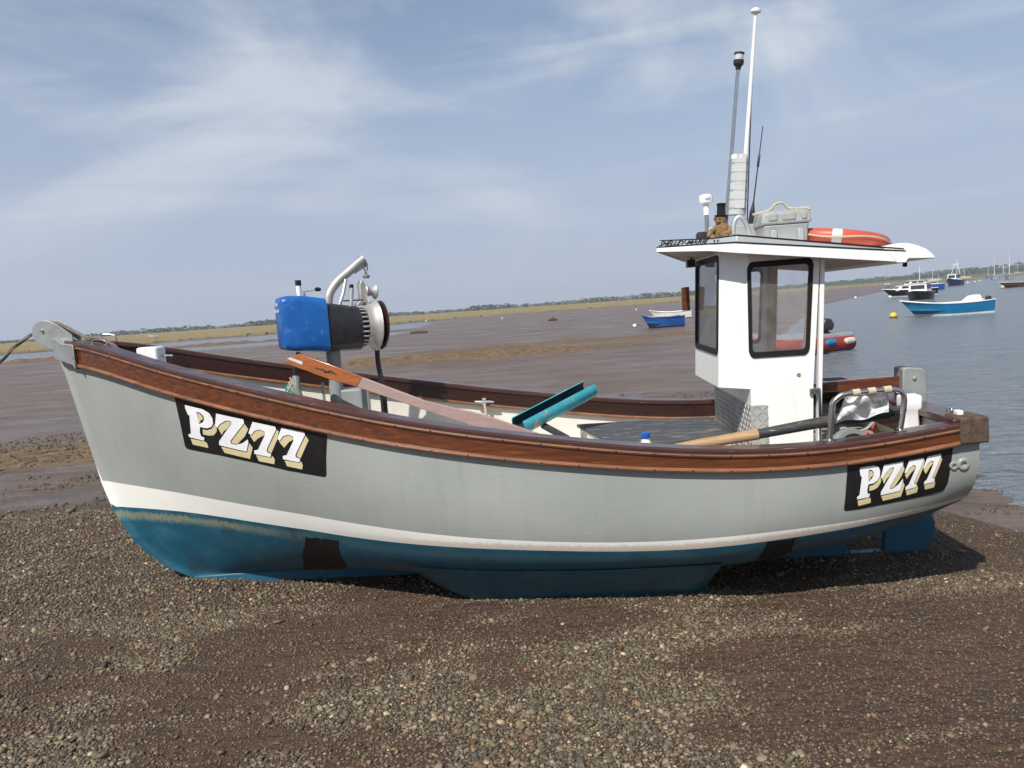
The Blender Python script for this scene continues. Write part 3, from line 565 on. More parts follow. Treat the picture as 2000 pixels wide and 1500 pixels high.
weather(M['antifoul'], (.02, .035, .028), .75, (1.5, 1.5, 1.0), 2.6, .55, .72)
weather(M['antifoul'], (.20, .22, .18), .6, (3, 3, 16), 5, .68, .73)
def set_wl(o):
    me = o.data; a = me.attributes.new('wl', 'FLOAT', 'POINT')
    co = np.array([v.co for v in me.vertices]); a.data.foreach_set('value', (co[:, 2]-w2f(np.clip(co[:, 0], .2, L))).astype(np.float32))
SS = L*np.linspace(0, 1, 90)**1.35
SS[0] = .004
def hull_rows(s):
    w1 = float(wz(s, w1f(max(s, .2)))); w2 = float(wz(s, w2f(max(s, .2))))
    up = list(np.linspace(1, w1, 10)); mid = list(np.linspace(w1, w2, 4))[1:]; low = [w2*(1-k/14)**1.7 for k in range(1, 15)]
    return up+mid+low
hm = MB()
for side in (-1, 1):
    G = [[H(s, w, side) for w in hull_rows(s)] for s in SS]
    a, b = len(G), len(G[0]); vs = [p for r in G for p in r]; o = len(hm.v); hm.v += [tuple(map(float, p)) for p in vs]
    for i in range(a-1):
        for j in range(b-1):
            hm.f.append((o+i*b+j, o+i*b+j+1, o+(i+1)*b+j+1, o+(i+1)*b+j)); hm.m.append(0 if j < 9 else 1 if j < 12 else 2)
# transom
rows = hull_rows(L); n0 = len(hm.v)
tv = [H(L, w, -1) for w in rows]; tw = [H(L, w, 1) for w in rows]; hm.v += [tuple(map(float, p)) for p in tv+tw]; k = len(rows)
for j in range(k-1): hm.f.append((n0+j, n0+j+1, n0+k+j+1, n0+k+j)); hm.m.append(0 if j < 9 else 1 if j < 12 else 2)
# flat bottom strip between the two halves
b_ = len(rows); nS = len(SS)
for i in range(nS-1): hm.f.append((i*b_+b_-1, (i+1)*b_+b_-1, nS*b_+(i+1)*b_+b_-1, nS*b_+i*b_+b_-1)); hm.m.append(2)
hull = hm.obj('hull', [M['hullgrey'], M['boottop'], M['antifoul']], boat, smooth=50, fixn=False)
set_wl(hull)
bm = bmesh.new(); bm.from_mesh(hull.data); bmesh.ops.remove_doubles(bm, verts=bm.verts, dist=.0004); bmesh.ops.recalc_face_normals(bm, faces=bm.faces); bm.to_mesh(hull.data); bm.free()
hull.data.polygons.foreach_set('use_smooth', [True]*len(hull.data.polygons)); hull.data.set_sharp_from_angle(angle=R(40))

# keel, bilge keels, rudder, propeller
m = MB(); kp = [(float(s), 0, float(zkf(s))+.02) for s in np.linspace(.77, 5.12, 26)]
poly = [(p[0], -.045, p[2]) for p in kp]+[(5.13, -.045, .25), (5.06, -.045, .12), (5.05, -.045, -.02), (.95, -.045, -.025), (.80, -.045, -.01)]
m.prism(poly, (0, .09, 0)); set_wl(m.obj('keel', M['antifoul'], boat, bevel=.008))
m = MB(); st = [(float(np.interp(-zq, -STEM[:9, 1], STEM[:9, 0])), zq) for zq in (1.60, 1.465, 1.1, .9, .745, .735, .72, .64, .565, .553, .54, .46, .327, .22, .12, .03)]
secs = []
for a, b in st: secs.append([(a-.014, -.016, b), (a-.014, .016, b), (a+.05, .03, b+.005), (a+.05, -.03, b+.005)])
set_wl(m.loft(secs).obj('stem', [M['hullgrey']], boat, bevel=.006))
stm = bpy.data.objects['stem']; stm.data.materials.append(M['boottop']); stm.data.materials.append(M['antifoul'])
for pgn in stm.data.polygons: pgn.material_index = 0 if pgn.center.z > .737 else 1 if pgn.center.z > .552 else 2
for side in (-1, 1):
    m = MB(); top = []; bot = []
    for s in np.linspace(2.42, 4.12, 22):
        u = (s-2.42)/1.70; zb = -.015 if .24 < u < .93 else -.015+(.15*(1-u/.24)**1.5 if u <= .24 else .15*((u-.93)/.07)**1.6)
        w = .16; zt = float(H(s, w)[2]); tt = float(half(s, w)); top.append((s, tt, zt)); bot.append((s, tt*.70, zb))
    secs = []
    for (s, t, z), (s2, t2, z2) in zip(top, bot):
        secs.append([(s, side*(t+.035), z+.015), (s, side*(t-.05), z-.03), (s, side*(t2-.014), z2), (s, side*(t2+.02), z2)])
    set_wl(m.loft(secs).obj('bilge_keel', M['antifoul'], boat, bevel=.006))
m = MB(); rp = [B(1727, 995, 0), B(1722, 1085, 0), B(1770, 1090, 0), B(1788, 1087, 0), B(1802, 1079, 0), B(1813, 1066, 0), B(1821, 1050, 0), B(1825, 1032, 0), B(1824, 1016, 0), B(1818, 1002, 0), B(1806, 988, 0)]
rp = [(p[0], -.022, p[2]) for p in rp]; m.prism(rp, (0, .044, 0)); set_wl(m.obj('rudder', M['antifoul'], boat, bevel=.01))
m = MB(); m.tube([(5.30, 0, -.02), (5.33, 0, .5)], .022); m.box((5.17, 0, -.012), (.3, .06, .03)); m.obj('rudder_stock', M['antifoul'], boat)
set_wl(bpy.data.objects['rudder_stock'])
m = MB(); m.lathe([(.0, -.05), (.035, -.04), (.04, .03), (.015, .07)], (5.17, 0, .17), (1, 0, 0), 14); m.tube([(5.0, 0, .17), (5.2, 0, .17)], .018)
for k in range(3):
    a = k*2.094+.4; secs = []
    for r in np.linspace(.03, .12, 6):
        c = .035*math.sin(math.pi*min(1, r/.17))+.02; tw_ = .9-r*3
        secs.append([(5.17+d*c*math.cos(tw_)+e*.004, (r*math.cos(a)-d*c*math.sin(tw_)*math.sin(a)), .17+r*math.sin(a)+d*c*math.sin(tw_)*math.cos(a)) for d, e in ((-1, 0), (0, 1), (1, 0), (0, -1))])
    m.loft(secs)
m.obj('propeller', M['brass'], boat)
# rudder head and tiller
m = MB(); a = B(1759, 716, 0); b = B(1800, 724, 0); m.prism([(5.395, -.07, .70), (5.54, -.07, .70), (b[0], -.07, b[2]), (5.52, -.07, b[2]+.022), (a[0]+.02, -.07, a[2]), (a[0]-.015, -.07, a[2]-.005)], (0, .14, 0))
rh = m.obj('rudder_head', M['greypaint'], boat, bevel=.008)
for zz in (1.10, 1.0, .87): MB().lathe([(.012, 0), (.012, .008), (.004, .012)], (5.47, -.070, zz), (0, -1, 0), 10).obj('bolt_head', M['galv'], rh)
m = MB(); secs = []
for s, z, h in ((5.46, 1.07, .085), (5.2, 1.073, .075), (4.95, 1.07, .062), (4.62, 1.06, .05)): secs.append([(s, -.022, z-h/2), (s, .022, z-h/2), (s, .022, z+h/2), (s, -.022, z+h/2)])
m.loft(secs).obj('tiller', M['wood'], boat, bevel=.006)

# strake, beads, capping, inner strake: each side a part of its own
def offs(s): # plan normal of the sheer on the near side (pointing outwards, t negative)
    e = 1e-3; d = (bf(s+e)-bf(s-e))/(2*e); n = np.array([-d, 1.0]); return n/np.linalg.norm(n)   # (ds, dt) with t measured outwards
def sweep(prof, side, s0, s1, n=80, zoff=None):
    secs = []
    for s in np.linspace(s0, s1, n):
        nn_ = offs(float(s)); b0 = float(bf(s)); z0 = float(zf(s)); hb = float(hbf(s))
        secs.append([(s+nn_[0]*o, side*max(b0+nn_[1]*o, .004), z0+(dz*hb if rel else dz)) for o, dz, rel in prof])
    return secs
SH0 = .12
for side in (-1, 1):
    MB().loft(sweep([(-.012, -.02, 0), (-.012, -1., 1), (-.060, -1., 1), (-.060, -.02, 0)], side, SH0, L-.10)).obj('rubbing_strake', M['wood'], boat)
    for lo in (0, 1):
        path = []
        for s in np.linspace(SH0, L-.11, 90):
            nn_ = offs(float(s)); o = -.010; path.append((s+nn_[0]*o, side*(float(bf(s))+nn_[1]*o), float(zf(s))-(float(hbf(s)) if lo else .012)))
        MB().tube(path, .0125 if lo else .0115, 8).obj('bead_moulding', M['bead'], boat)
    MB().loft(sweep([(.0, -.004, 0), (.0, .012, 0), (-.012, .022, 0), (-.120, .022, 0), (-.130, .014, 0), (-.130, -.006, 0)], side, SH0, L-.04)).obj('capping', M['woodcap'], boat)
    MB().loft(sweep([(-.094, -.004, 0), (-.118, -.004, 0), (-.118, -.115, 0), (-.094, -.115, 0)], side, .42, L-.05)).obj('inner_strake', M['wooddark'], boat)
    path = []
    for s in np.linspace(.42, L-.06, 80):
        nn_ = offs(float(s)); o = -.120; path.append((s+nn_[0]*o, side*(float(bf(s))+nn_[1]*o), float(zf(s))-.115))
    MB().tube(path, .011, 8).obj('inner_bead', M['bead'], boat)
    # screw heads along the lower bead
    if side < 0:
        m = MB(); m.lathe([(.0046, 0), (.003, .0016)], (0, 0, 0), (0, -1, 0), 6); sc0 = None
        for s in np.arange(.35, L-.1, .19):
            for dz in (float(hbf(s)), .012):
                c = (s, side*(float(bf(s))+.0015), float(zf(s))-dz)
                if sc0 is None: sc0 = m.obj('screw_head', M['black'], boat); o = sc0
                else: o = sc0.copy(); COL.objects.link(o)
                o.location = c
    # liner
    G = []
    for s in np.linspace(.35, L-.03, 60):
        col_ = []
        for k in range(10):
            z = float(zf(s))-.10-(float(zf(s))-.10-.46)*k/9; w = float(wz(s, z)); col_.append((s, side*max(float(half(s, w))-.055, .01), z))
        G.append(col_)
    MB().grid(G).obj('liner', M['liner'], boat, fixn=False)
# sole and foredeck
G = []
for s in np.linspace(.45, L-.03, 50):
    w = float(wz(s, .462)); hw_ = max(float(half(s, w))-.05, .01); G.append([(s, hw_*u, .462) for u in np.linspace(-1, 1, 9)])
MB().grid(G).obj('sole', M['liner'], boat, fixn=False)
G = []
for s in np.linspace(.10, 1.02, 16):
    z = float(zf(s))-.20; hw_ = max(float(half(s, float(wz(s, z))))-.05, .01); G.append([(s, hw_*u, z+.03*(1-u*u)) for u in np.linspace(-1, 1, 9)])
MB().grid(G).obj('foredeck', M['greypaint'], boat, fixn=False)
# transom capping, inner transom wood and quarter block
tb = float(bf(L)); tz = float(zf(L))
m = MB(); m.box((L-.055, 0, tz+.006), (.155, 2*tb-.05, .034)); m.obj('transom_capping', M['woodcap'], boat, bevel=.007)
m = MB(); m.box((L-.10, 0, tz-.085), (.03, 2*tb-.24, .13)); m.obj('transom_inner_strake', M['wooddark'], boat)
G = [[(L-.045, t*(float(half(L-.05, float(wz(L-.05, z))))-.055), z) for t in np.linspace(-1, 1, 8)] for z in np.linspace(.56, tz-.02, 8)]
MB().grid(G).obj('transom_liner', M['liner'], boat, fixn=False)
for side in (-1, 1):
    m = MB(); q = [(L-.115, side*(tb-.16)), (L-.112, side*(tb+.010)), (L+.032, side*(tb-.006)), (L+.025, side*(tb-.20))]
    m.prism([(a, b, tz-.10) for a, b in q], (0, 0, .132)); m.obj('quarter_block', M['weathered'], boat, bevel=.009)

# stern benches, white post, engine box
m = MB()
G = []
for s in np.linspace(4.92, L-.05, 10):
    z = .74; hw_ = float(half(s, float(wz(s, z))))-.055; G.append([(s, hw_*u, z) for u in np.linspace(-1, 1, 7)])
MB().grid(G).obj('stern_bench', M['tan'], boat, fixn=False)
G = [[(4.915, (float(half(4.915, float(wz(4.915, z))))-.06)*u, z) for u in np.linspace(-1, 1, 7)] for z in np.linspace(.47, .74, 6)]
MB().grid(G).obj('bench_front', M['liner'], boat, fixn=False)
for side in (-1, 1):
    path = [(s, side*(float(half(s, float(wz(s, .75))))-.07), .752) for s in np.linspace(4.9, L-.06, 12)]; MB().tube(path, .016, 8).obj('bench_edge', M['liner'], boat)
    m = MB(); secs = []
    for s in np.linspace(2.0, 4.9, 20):
        t = float(half(s, float(wz(s, .62))))-.05; secs.append([(s, side*t, .62), (s, side*(t-.16), .62), (s, side*(t-.16), .60), (s, side*t, .60)])
    m.loft(secs).obj('side_shelf', M['liner'], boat)
pt = -.58; a = B(1763, 850, pt); b = B(1791, 836, pt); c = B(1775, 770, pt)
def profile_post(name, cx, cy, z0, z1, w, d, mt):
    m = MB(); secs = []
    for u, k in ((0, 1.15), (.35, 1.0), (.62, .95), (.74, 1.12), (.78, 1.25), (.96, 1.25), (1, 1.08)):
        z = z0+(z1-z0)*u; secs.append([(cx+sx_*w*k/2, cy+sy_*d*k/2, z) for sx_, sy_ in ((-1, -1), (1, -1), (1, 1), (-1, 1))])
    return m.loft(secs).obj(name, mt, boat, bevel=.012)
post = profile_post('mooring_post', (a[0]+b[0])/2, pt, min(a[2], b[2])-.1, c[2], .085, .075, M['whiteplastic'])
m = MB(); m.tube([((a[0]+b[0])/2-.02, pt-.01, c[2]-.09), ((a[0]+b[0])/2+.085, pt-.01, c[2]-.092)], .008); m.obj('post_pin', M['steel'], post)
ez = .852; ea = BZ(1126, 829, ez); eb = BZ(1202, 867, ez); es0 = (ea[0]+eb[0])/2; et1, et0 = ea[1], eb[1]; ec = BZ(1372, 822, ez)
m = MB(); m.prism([(ea[0]+.02, et1-.02, .47), (4.3, et1-.02, .47), (4.3, et0+.02, .47), (eb[0]+.02, et0+.02, .47)], (0, 0, ez-.02-.47)); eb_ = m.obj('engine_box', M['liner'], boat, bevel=.012)
m = MB(); m.prism([(ea[0], et1, ez-.02), (4.32, et1, ez-.02), (4.32, et0, ez-.02), (eb[0], et0, ez-.02)], (0, 0, .022)); m.obj('lid', M['hatch'], eb_, bevel=.004)
m = MB(); m.tube([B(1136, 858, et0-.0), B(1136, 846, et0), B(1139, 843, et0)], .006); m.obj('lid_hook', M['galv'], eb_)
m = MB(); m.box((es0-.22, (et0+et1)/2-.1, .70), (.40, .62, .05)); m.box((es0-.22, (et0+et1)/2-.1, .58), (.36, .5, .2)); m.obj('step_box', M['liner'], boat, bevel=.01)
for s_, w_ in ((1.25, .26), (2.35, .24)):
    m = MB(); z = .78; t = float(half(s_, float(wz(s_, z))))-.06; m.box((s_, 0, z), (w_, 2*t, .035)); m.obj('thwart', M['liner'] if s_ > 2 else M['greypaint'], boat, bevel=.006)

# ---------------- wheelhouse
tn, tfm, tff = -.44, -.30, .66
sA_t, sA_b = B(1461, 497, tn), B(1466, 760, tn)          # front edge of the side wall (top, bottom lip)
sC_t, sC_b = B(1604, 506, tn), B(1588, 868, tn)          # aft edge of the side wall
sF_t, sF_b = B(1405, 497, tfm), B(1403, 757, tfm)        # front wall near edge
zt = (sA_t[2]+sC_t[2])/2; zlip = sA_b[2]
print('wheelhouse', sA_t, sA_b, sC_t, sC_b, sF_t, sF_b)
wall = MB(); TH = .03
def ring_panel(m, Pf, hole, rad_, nseg=5, th=None, nrm=None):
    """panel over the unit square (Pf maps u,v to 3D) with a rounded hole; hole=(u0,v0,u1,v1); rad_ in (u,v)"""
    u0, v0, u1, v1 = hole; ru, rv = rad_
    cs = [((u0+ru, v0+rv), 180), ((u1-ru, v0+rv), 270), ((u1-ru, v1-rv), 0), ((u0+ru, v1-rv), 90)]; outer = [(0, 0), (1, 0), (1, 1), (0, 1)]
    V = []; Fs = []
    for (c, a0) in cs: V += [(c[0]+ru*math.cos(R(a0+90*k/nseg)), c[1]+rv*math.sin(R(a0+90*k/nseg))) for k in range(nseg+1)]
    nh = len(V); V2 = V+outer; P3 = [Vector(Pf(*p)) for p in V2]; nv = len(P3)
    n3 = Vector(nrm)*th; allv = P3+[p-n3 for p in P3]
    for q in range(4):
        b0 = q*(nseg+1)
        for k in range(nseg): Fs.append((nh+q, b0+k, b0+k+1))
        nb = ((q+1) % 4)*(nseg+1); Fs.append((nh+q, b0+nseg, nb, nh+(q+1) % 4))
    back = [tuple(i+nv for i in reversed(f)) for f in Fs]
    side_ = [(i, (i+1) % nh, (i+1) % nh+nv, i+nv) for i in range(nh)]+[(nh+q, nh+(q+1) % 4, nh+(q+1) % 4+nv, nh+q+nv) for q in range(4)]
    m.add(allv, Fs+back+side_)
def bil(c00, c10, c11, c01):
    c = [Vector(x) for x in (c00, c10, c11, c01)]
    return lambda u, v: (c[0]*(1-u)*(1-v)+c[1]*u*(1-v)+c[2]*u*v+c[3]*(1-u)*v)
def rrect(hole, rad_, nseg=5):
    u0, v0, u1, v1 = hole; ru, rv = rad_; V = []
    for (c, a0) in [((u0+ru, v0+rv), 180), ((u1-ru, v0+rv), 270), ((u1-ru, v1-rv), 0), ((u0+ru, v1-rv), 90)]: V += [(c[0]+ru*math.cos(R(a0+90*k/nseg)), c[1]+rv*math.sin(R(a0+90*k/nseg))) for k in range(nseg+1)]
    return V
def window(parent, Pf, hole, rad_, nrm, fw, fh):
    n3 = Vector(nrm); V = rrect(hole, rad_); g = (fw, fh)
    Vi = rrect((hole[0]+g[0], hole[1]+g[1], hole[2]-g[0], hole[3]-g[1]), (max(rad_[0]-g[0]*.5, .01), max(rad_[1]-g[1]*.5, .01)))
    Vo = rrect((hole[0]-g[0]*.35, hole[1]-g[1]*.35, hole[2]+g[0]*.35, hole[3]+g[1]*.35), (rad_[0]+g[0]*.3, rad_[1]+g[1]*.3))
    m = MB(); A = [Vector(Pf(*p)) for p in Vo]; Bq = [Vector(Pf(*p)) for p in Vi]; n = len(A)
    secs = [[a-n3*.004 for a in A], [a+n3*.007 for a in A], [b+n3*.007 for b in Bq], [b-n3*.012 for b in Bq]]
    f = m.loft(secs, closed=True, cap=False).obj('window_gasket', M['black'], parent)
    m = MB(); m.add([Vector(Pf(*p))-n3*.006 for p in V], [tuple(range(len(V)))]); m.obj('window_pane', M['glass'], parent, smooth=0)
def v3(s, t, z): return (float(s), float(t), float(z))
side_out = (0, -1, 0)
wh = MB()
zs_bot = .47
# near and far side walls with windows (upper part), plain lower part
holes = {}
def side_wall(t, nrm):
    A0 = v3(sA_b[0], t, zlip); A1 = v3(sA_t[0], t, zt+.06); C0 = v3(sC_b[0]+.012, t, zlip); C1 = v3(sC_t[0], t, zt+.06)
    Pf = bil(A0, C0, C1, A1)
    # window corners in panel coordinates
    def uv(px, py):
        q = B(px, py, tn); v = (q[2]-zlip)/(zt+.06-zlip); l = A0[0]+(A1[0]-A0[0])*v; r_ = C0[0]+(C1[0]-C0[0])*v; return ((q[0]-l)/(r_-l), v)
    a = uv(1463, 697); b = uv(1584, 505); hole = (a[0]+.012, a[1], b[0]+.02, b[1]-.004)
    ring_panel(wh, Pf, hole, (.07, .05), th=TH, nrm=nrm)
    return Pf, hole
PfN, hN = side_wall(tn, (0, -1, 0)); PfF, hF = side_wall(tff, (0, 1, 0))
zlow0 = sA_b[0]-.005
for t, e in ((tn, TH), (tff-TH, TH)):
    A0 = B(1476, 880, tn)
    wh.prism([(sA_b[0]+.0, t, zlip+.0), (sC_b[0]+.012, t, zlip), (sC_b[0]-.01, t, zs_bot), (sA_b[0]+.0, t, zs_bot)], (0, e, 0))
# chamfers and front
for sg in (-1, 1):
    ta, tb_ = (tn, tfm) if sg < 0 else (tff, tff-(tfm-tn))
    Pts = [(sA_b[0], ta, zlip), (sA_t[0], ta, zt+.06), (sF_t[0], tb_, zt+.06), (sF_b[0], tb_, zlip+.005)]
    wh.prism(Pts, (TH*.7, -sg*TH*.7, 0))
tf2 = tff-(tfm-tn)
PfR = bil(v3(sF_b[0], tfm, zlip+.005), v3(sF_b[0], tf2, zlip+.005), v3(sF_t[0], tf2, zt+.06), v3(sF_t[0], tfm, zt+.06))
hp0 = B(1405, 693, tfm); hp1 = B(1405, 500, tfm); vv0 = (hp0[2]-zlip)/(zt+.06-zlip); vv1 = (hp1[2]-zlip)/(zt+.06-zlip)
hR = (.02, vv0, .97, vv1)
ring_panel(wh, PfR, hR, (.06, .05), th=TH, nrm=(-1, 0, 0))
# underside of the overhang and console front
wh.add([(sA_b[0], tn, zlip+.002), (sF_b[0], tfm, zlip+.006), (sF_b[0], tf2, zlip+.006), (sA_b[0], tff, zlip+.002)], [(0, 1, 2, 3)])
wheel = wh.obj('wheelhouse', M['white'], boat, smooth=25, bevel=0)
window(wheel, PfN, hN, (.07, .05), (0, -1, 0), .04, .03)
window(wheel, PfF, hF, (.07, .05), (0, 1, 0), .04, .03)
window(wheel, PfR, hR, (.06, .05), (-1, 0, 0), .032, .03)
cs = sA_b[0]+.015
m = MB(); m.box((cs, (tn+tff)/2, (zlip+zs_bot)/2), (.03, tff-tn-.006, zlip-zs_bot)); m.obj('console_front', M['white'], wheel)
# tread plate on the console front, with its raised bars
zp1 = B(1470, 792, tn)[2]
m = MB(); m.box((cs-.0175, (tn+tff)/2, (zp1+zs_bot)/2), (.004, tff-tn+.008, zp1-zs_bot)); m.box((cs+.028, tn-.004, (zp1+zs_bot)/2), (.095, .004, zp1-zs_bot))
M['tread'] = mat('tread plate aluminium', (.50, .49, .47), (.40, .39, .37), rough=.45, metal=.3, scale=12, bump=.05)
tread = m.obj('tread_plate', M['tread'], wheel)
m = MB(); step = .034
for i in range(int((tff-tn)/step)+1):
    for j in range(int((zp1-zs_bot)/step)+1):
        t = tn+.016+i*step; z = zs_bot+.012+j*step
        if t > tff-.01 or z > zp1-.012: continue
        a = R(45) if (i+j) % 2 else R(-45)
        for k in (-1, 0, 1):
            m.box((cs-.0205, t+k*.006*math.sin(a)*-1, z+k*.006*math.cos(a)), (.003, .026, .0028), rx=a)
for i in range(3):
    for j in range(int((zp1-zs_bot)/step)+1):
        z = zs_bot+.012+j*step
        if z > zp1-.012: continue
        a = R(45) if (i+j) % 2 else R(-45)
        for k in (-1, 0, 1): m.box((cs-.004+i*step-k*.006*math.sin(a), tn-.0066, z+k*.006*math.cos(a)), (.026, .003, .0028), ry=a)
m.obj('tread_bars', M['tread'], tread); bpy.data.objects['tread_bars']['kind'] = 'stuff'
# aft jamb, inside post, hinge, vent hole
m = MB(); m.prism([v3(sC_b[0]+.012, tn-.002, zs_bot), v3(sC_t[0], tn-.002, zt+.05), v3(sC_t[0]+.025, tn-.002, zt+.05), v3(sC_b[0]+.03, tn-.002, zs_bot)], (0, .05, 0)); m.obj('door_jamb', M['white'], wheel, bevel=.004)
m = MB(); m.prism([v3(sC_b[0]-.02, tff-.10, zs_bot), v3(sC_t[0]-.02, tff-.10, zt+.03), v3(sC_t[0]+.03, tff-.10, zt+.03), v3(sC_b[0]+.03, tff-.10, zs_bot)], (0, .07, 0)); m.obj('inside_post', M['ply'], wheel, bevel=.004)
m = MB(); q = B(1578, 560, tn); m.prism([v3(sC_b[0]-.035, tn+.035, zlip+.1), v3(sC_t[0]-.045, tn+.035, zt), v3(sC_t[0]-.005, tn+.035, zt), v3(sC_b[0]+.005, tn+.035, zlip+.1)], (0, .03, 0)); m.obj('window_post', M['ply'], wheel, bevel=.004)
q = B(1587, 764, tn-.01); m = MB(); m.box((q[0]+.01, tn-.012, q[2]), (.055, .02, .035)); m.tube([(q[0]+.035, tn-.015, q[2]+.02), (q[0]+.035, tn-.015, .5)], .008); m.obj('door_hinge', M['steel'], wheel, bevel=.003)
q = B(1560, 732, tn); m = MB(); m.lathe([(.012, 0), (.010, .004), (.005, .004), (.005, -.004)], (q[0], tn-.001, q[2]), (0, -1, 0), 12); m.obj('deck_eye', M['galv'], wheel)
# fittings inside: lamps, screen, wheel
for yy in (560, 596):
    q = B(1366, yy, .20); m = MB()
    m.lathe([(.012, .075), (.02, .06), (.03, .045), (.034, .02), (.034, -.01), (.028, -.03), (.02, -.04), (.03, -.05), (.03, -.06)], (sF_t[0]+.10, .22, q[2]-.03), (0, 0, 1), 18); m.obj('brass_lamp', M['brass'], wheel)
m = MB(); q = B(1392, 518, -.2); m.box((sF_t[0]+.08, -.22, zt-.06), (.10, .16, .09)); m.box((sF_t[0]+.12, -.25, zt-.15), (.05, .09, .12)); m.obj('chart_plotter', M['blackplastic'], wheel, bevel=.006)
m = MB(); m.box(((sF_t[0]+sC_t[0])/2, (tn+tff)/2, zlip+.05), (sC_t[0]-sF_t[0]-.22, tff-tn-.10, .02)); m.obj('dash_shelf', M['liner'], wheel)
q = B(1336, 512, .05); m = MB(); m.box((sF_t[0]-.06, .38, q[2]+.0), (.055, .07, .05)); m.tube([(sF_t[0]-.06, .38, q[2]+.02), (sF_t[0]-.03, .38, q[2]+.06), (sF_t[0], .38, q[2]+.04)], .006); m.obj('work_lamp', M['blackplastic'], wheel, bevel=.006)
q0 = B(1332, 607, tff+.03); q1 = B(1350, 560, tff+.03); m = MB(); m.prism([v3(q0[0], tff+.004, q0[2]), v3(q0[0]+.055, tff+.004, q0[2]), v3(q0[0]+.055, tff+.004, q1[2]), v3(q0[0], tff+.004, q1[2])], (0, .03, 0)); m.obj('light_board', M['wood'], wheel, bevel=.003)

# roof
zb = zt; tR = -.56
def RZ(px, py, t): return B(px, py, t)
cn_t, cn_l, cn_b = B(1440, 459, tR), B(1437, 473, tR-.01), B(1440, 495, tR-.012)     # near front corner: top, line, bottom
bd_t, bd_l, bd_b = B(1390, 466, -.42), B(1388, 476, -.43), B(1386, 491, -.43)
tp_t, tp_l, tp_b = B(1290, 470, .06), B(1283, 483, .05), B(1281, 493, .05)
af_t, af_l, af_b = B(1764, 486, tR), B(1768, 490, tR), B(1770, 513, tR)
mid = (tn+tff)/2
print('roof', cn_t, bd_t, tp_t, tp_b, af_t, af_b)
def mir(p): return np.array([p[0], 2*mid-p[1], p[2]])
top_in = .05
ringT = [tp_t, bd_t, cn_t, af_t]; ringL = [tp_l, bd_l, cn_l, af_l]; ringB = [tp_b, bd_b, cn_b, af_b]
def full(r): return [np.array(p) for p in r]+[mir(p) for p in reversed(r[1:])]
T_, L_, B_ = full(ringT), full(ringL), full(ringB)
Bi = [np.array([p[0]*.97+.03*4.5, mid+(p[1]-mid)*.9, p[2]+.012]) for i, p in enumerate(B_)]
m = MB(); n = len(T_)
cen_top = [np.array([4.5, mid, cn_t[2]+.035])]
mt_idx = []
vs_ = T_+L_+B_+Bi; fs = []; mi = []
for i in range(n):
    j = (i+1) % n
    fs.append((i, j, n+j, n+i)); mi.append(1)
    fs.append((n+i, n+j, 2*n+j, 2*n+i)); mi.append(0)
    fs.append((2*n+i, 2*n+j, 3*n+j, 3*n+i)); mi.append(2)
vs_ = vs_+cen_top; c0 = len(vs_)-1
for i in range(n): fs.append((i, (i+1) % n, c0)); mi.append(0)
fs.append(tuple(range(3*n, 4*n))); mi.append(2)
m.v = [tuple(map(float, p)) for p in vs_]; m.f = fs; m.m = mi
roof = m.obj('wheelhouse_roof', [M['white'], M['roofgrey'], M['soffit']], boat, smooth=20, bevel=.004)
# black lining lines along the fascia
for r_ in (L_, T_):
    MB().tube([tuple(p+np.array([0, -.003 if p[1] < mid else .003, 0])) for p in r_], .0035, 6, closed=True).obj('lining_line', M['black'], roof)
# upturned tail of the roof
tl = [B(1725, 484, tR-.002), B(1742, 477, tR-.002), B(1760, 474.5, tR-.002), B(1775, 475, tR-.002), B(1792, 479, tR-.002), B(1808, 485, tR-.002), B(1820, 494, tR-.002), B(1829, 504, tR-.002), B(1776, 505, tR-.002), B(1773, 507, tR-.002), B(1771, 513, tR-.002), B(1752, 513.5, tR-.002), B(1740, 500, tR-.002)]
m = MB(); m.prism([tuple(p) for p in tl], (0, 2*(mid-tR)+.008, 0)); m.obj('roof_tail', M['white'], roof, bevel=.004)
q = B(1772, 508, tR+.05); m = MB(); m.tube([(q[0]-.005, tR+.06, q[2]+.01), (q[0]-.01, tR+.06, q[2]-.035)], .012, 10); m.obj('drain_pipe', M['black'], roof)
# name lettering on the brow
def text_mesh(body, size, shear=0, bold=False):
    cu = bpy.data.curves.new('txt', 'FONT'); cu.body = body; cu.size = size; cu.shear = shear; cu.align_x = 'CENTER'; cu.align_y = 'CENTER'; cu.offset = .012*size if bold else 0
    o = bpy.data.objects.new('txt', cu); COL.objects.link(o); dg = bpy.context.evaluated_depsgraph_get(); me_ = bpy.data.meshes.new_from_object(o.evaluated_get(dg))
    bpy.data.objects.remove(o); return me_
def place_text(name, body, parent, mt, mapf, bold=False, shear=0):
    """mapf maps text coordinates (x in -.5..5 of its width, y in -.5...5 of its height) to boat coordinates"""
    me_ = text_mesh(body, 1.0, shear, bold); co = np.array([v.co for v in me_.vertices]); mn, mx_ = co.min(0), co.max(0)
    for v in me_.vertices:
        x = (v.co.x-mn[0])/(mx_[0]-mn[0]); y = (v.co.y-mn[1])/(mx_[1]-mn[1]); v.co = Vector(mapf(x, y))
    me_.materials.clear(); me_.materials.append(mt); o = bpy.data.objects.new(name, me_); COL.objects.link(o); o.parent = parent; return o
A_, B2_ = tp_l, bd_l; C_, D_ = tp_t, bd_t
def onbrow(x, y):
    u = .03+.93*x; v = .12+.74*y
    p = (A_*(1-u)+B2_*u)*(1-v)+(C_*(1-u)+D_*u)*v; nrm = np.cross(B2_-A_, C_-A_); nrm = nrm/np.linalg.norm(nrm); nrm = nrm if nrm[0] < 0 else -nrm
    return p+nrm*.004
place_text('name_lettering', 'SHELLEY-MARIE', roof, M['black'], onbrow, bold=True, shear=.3)
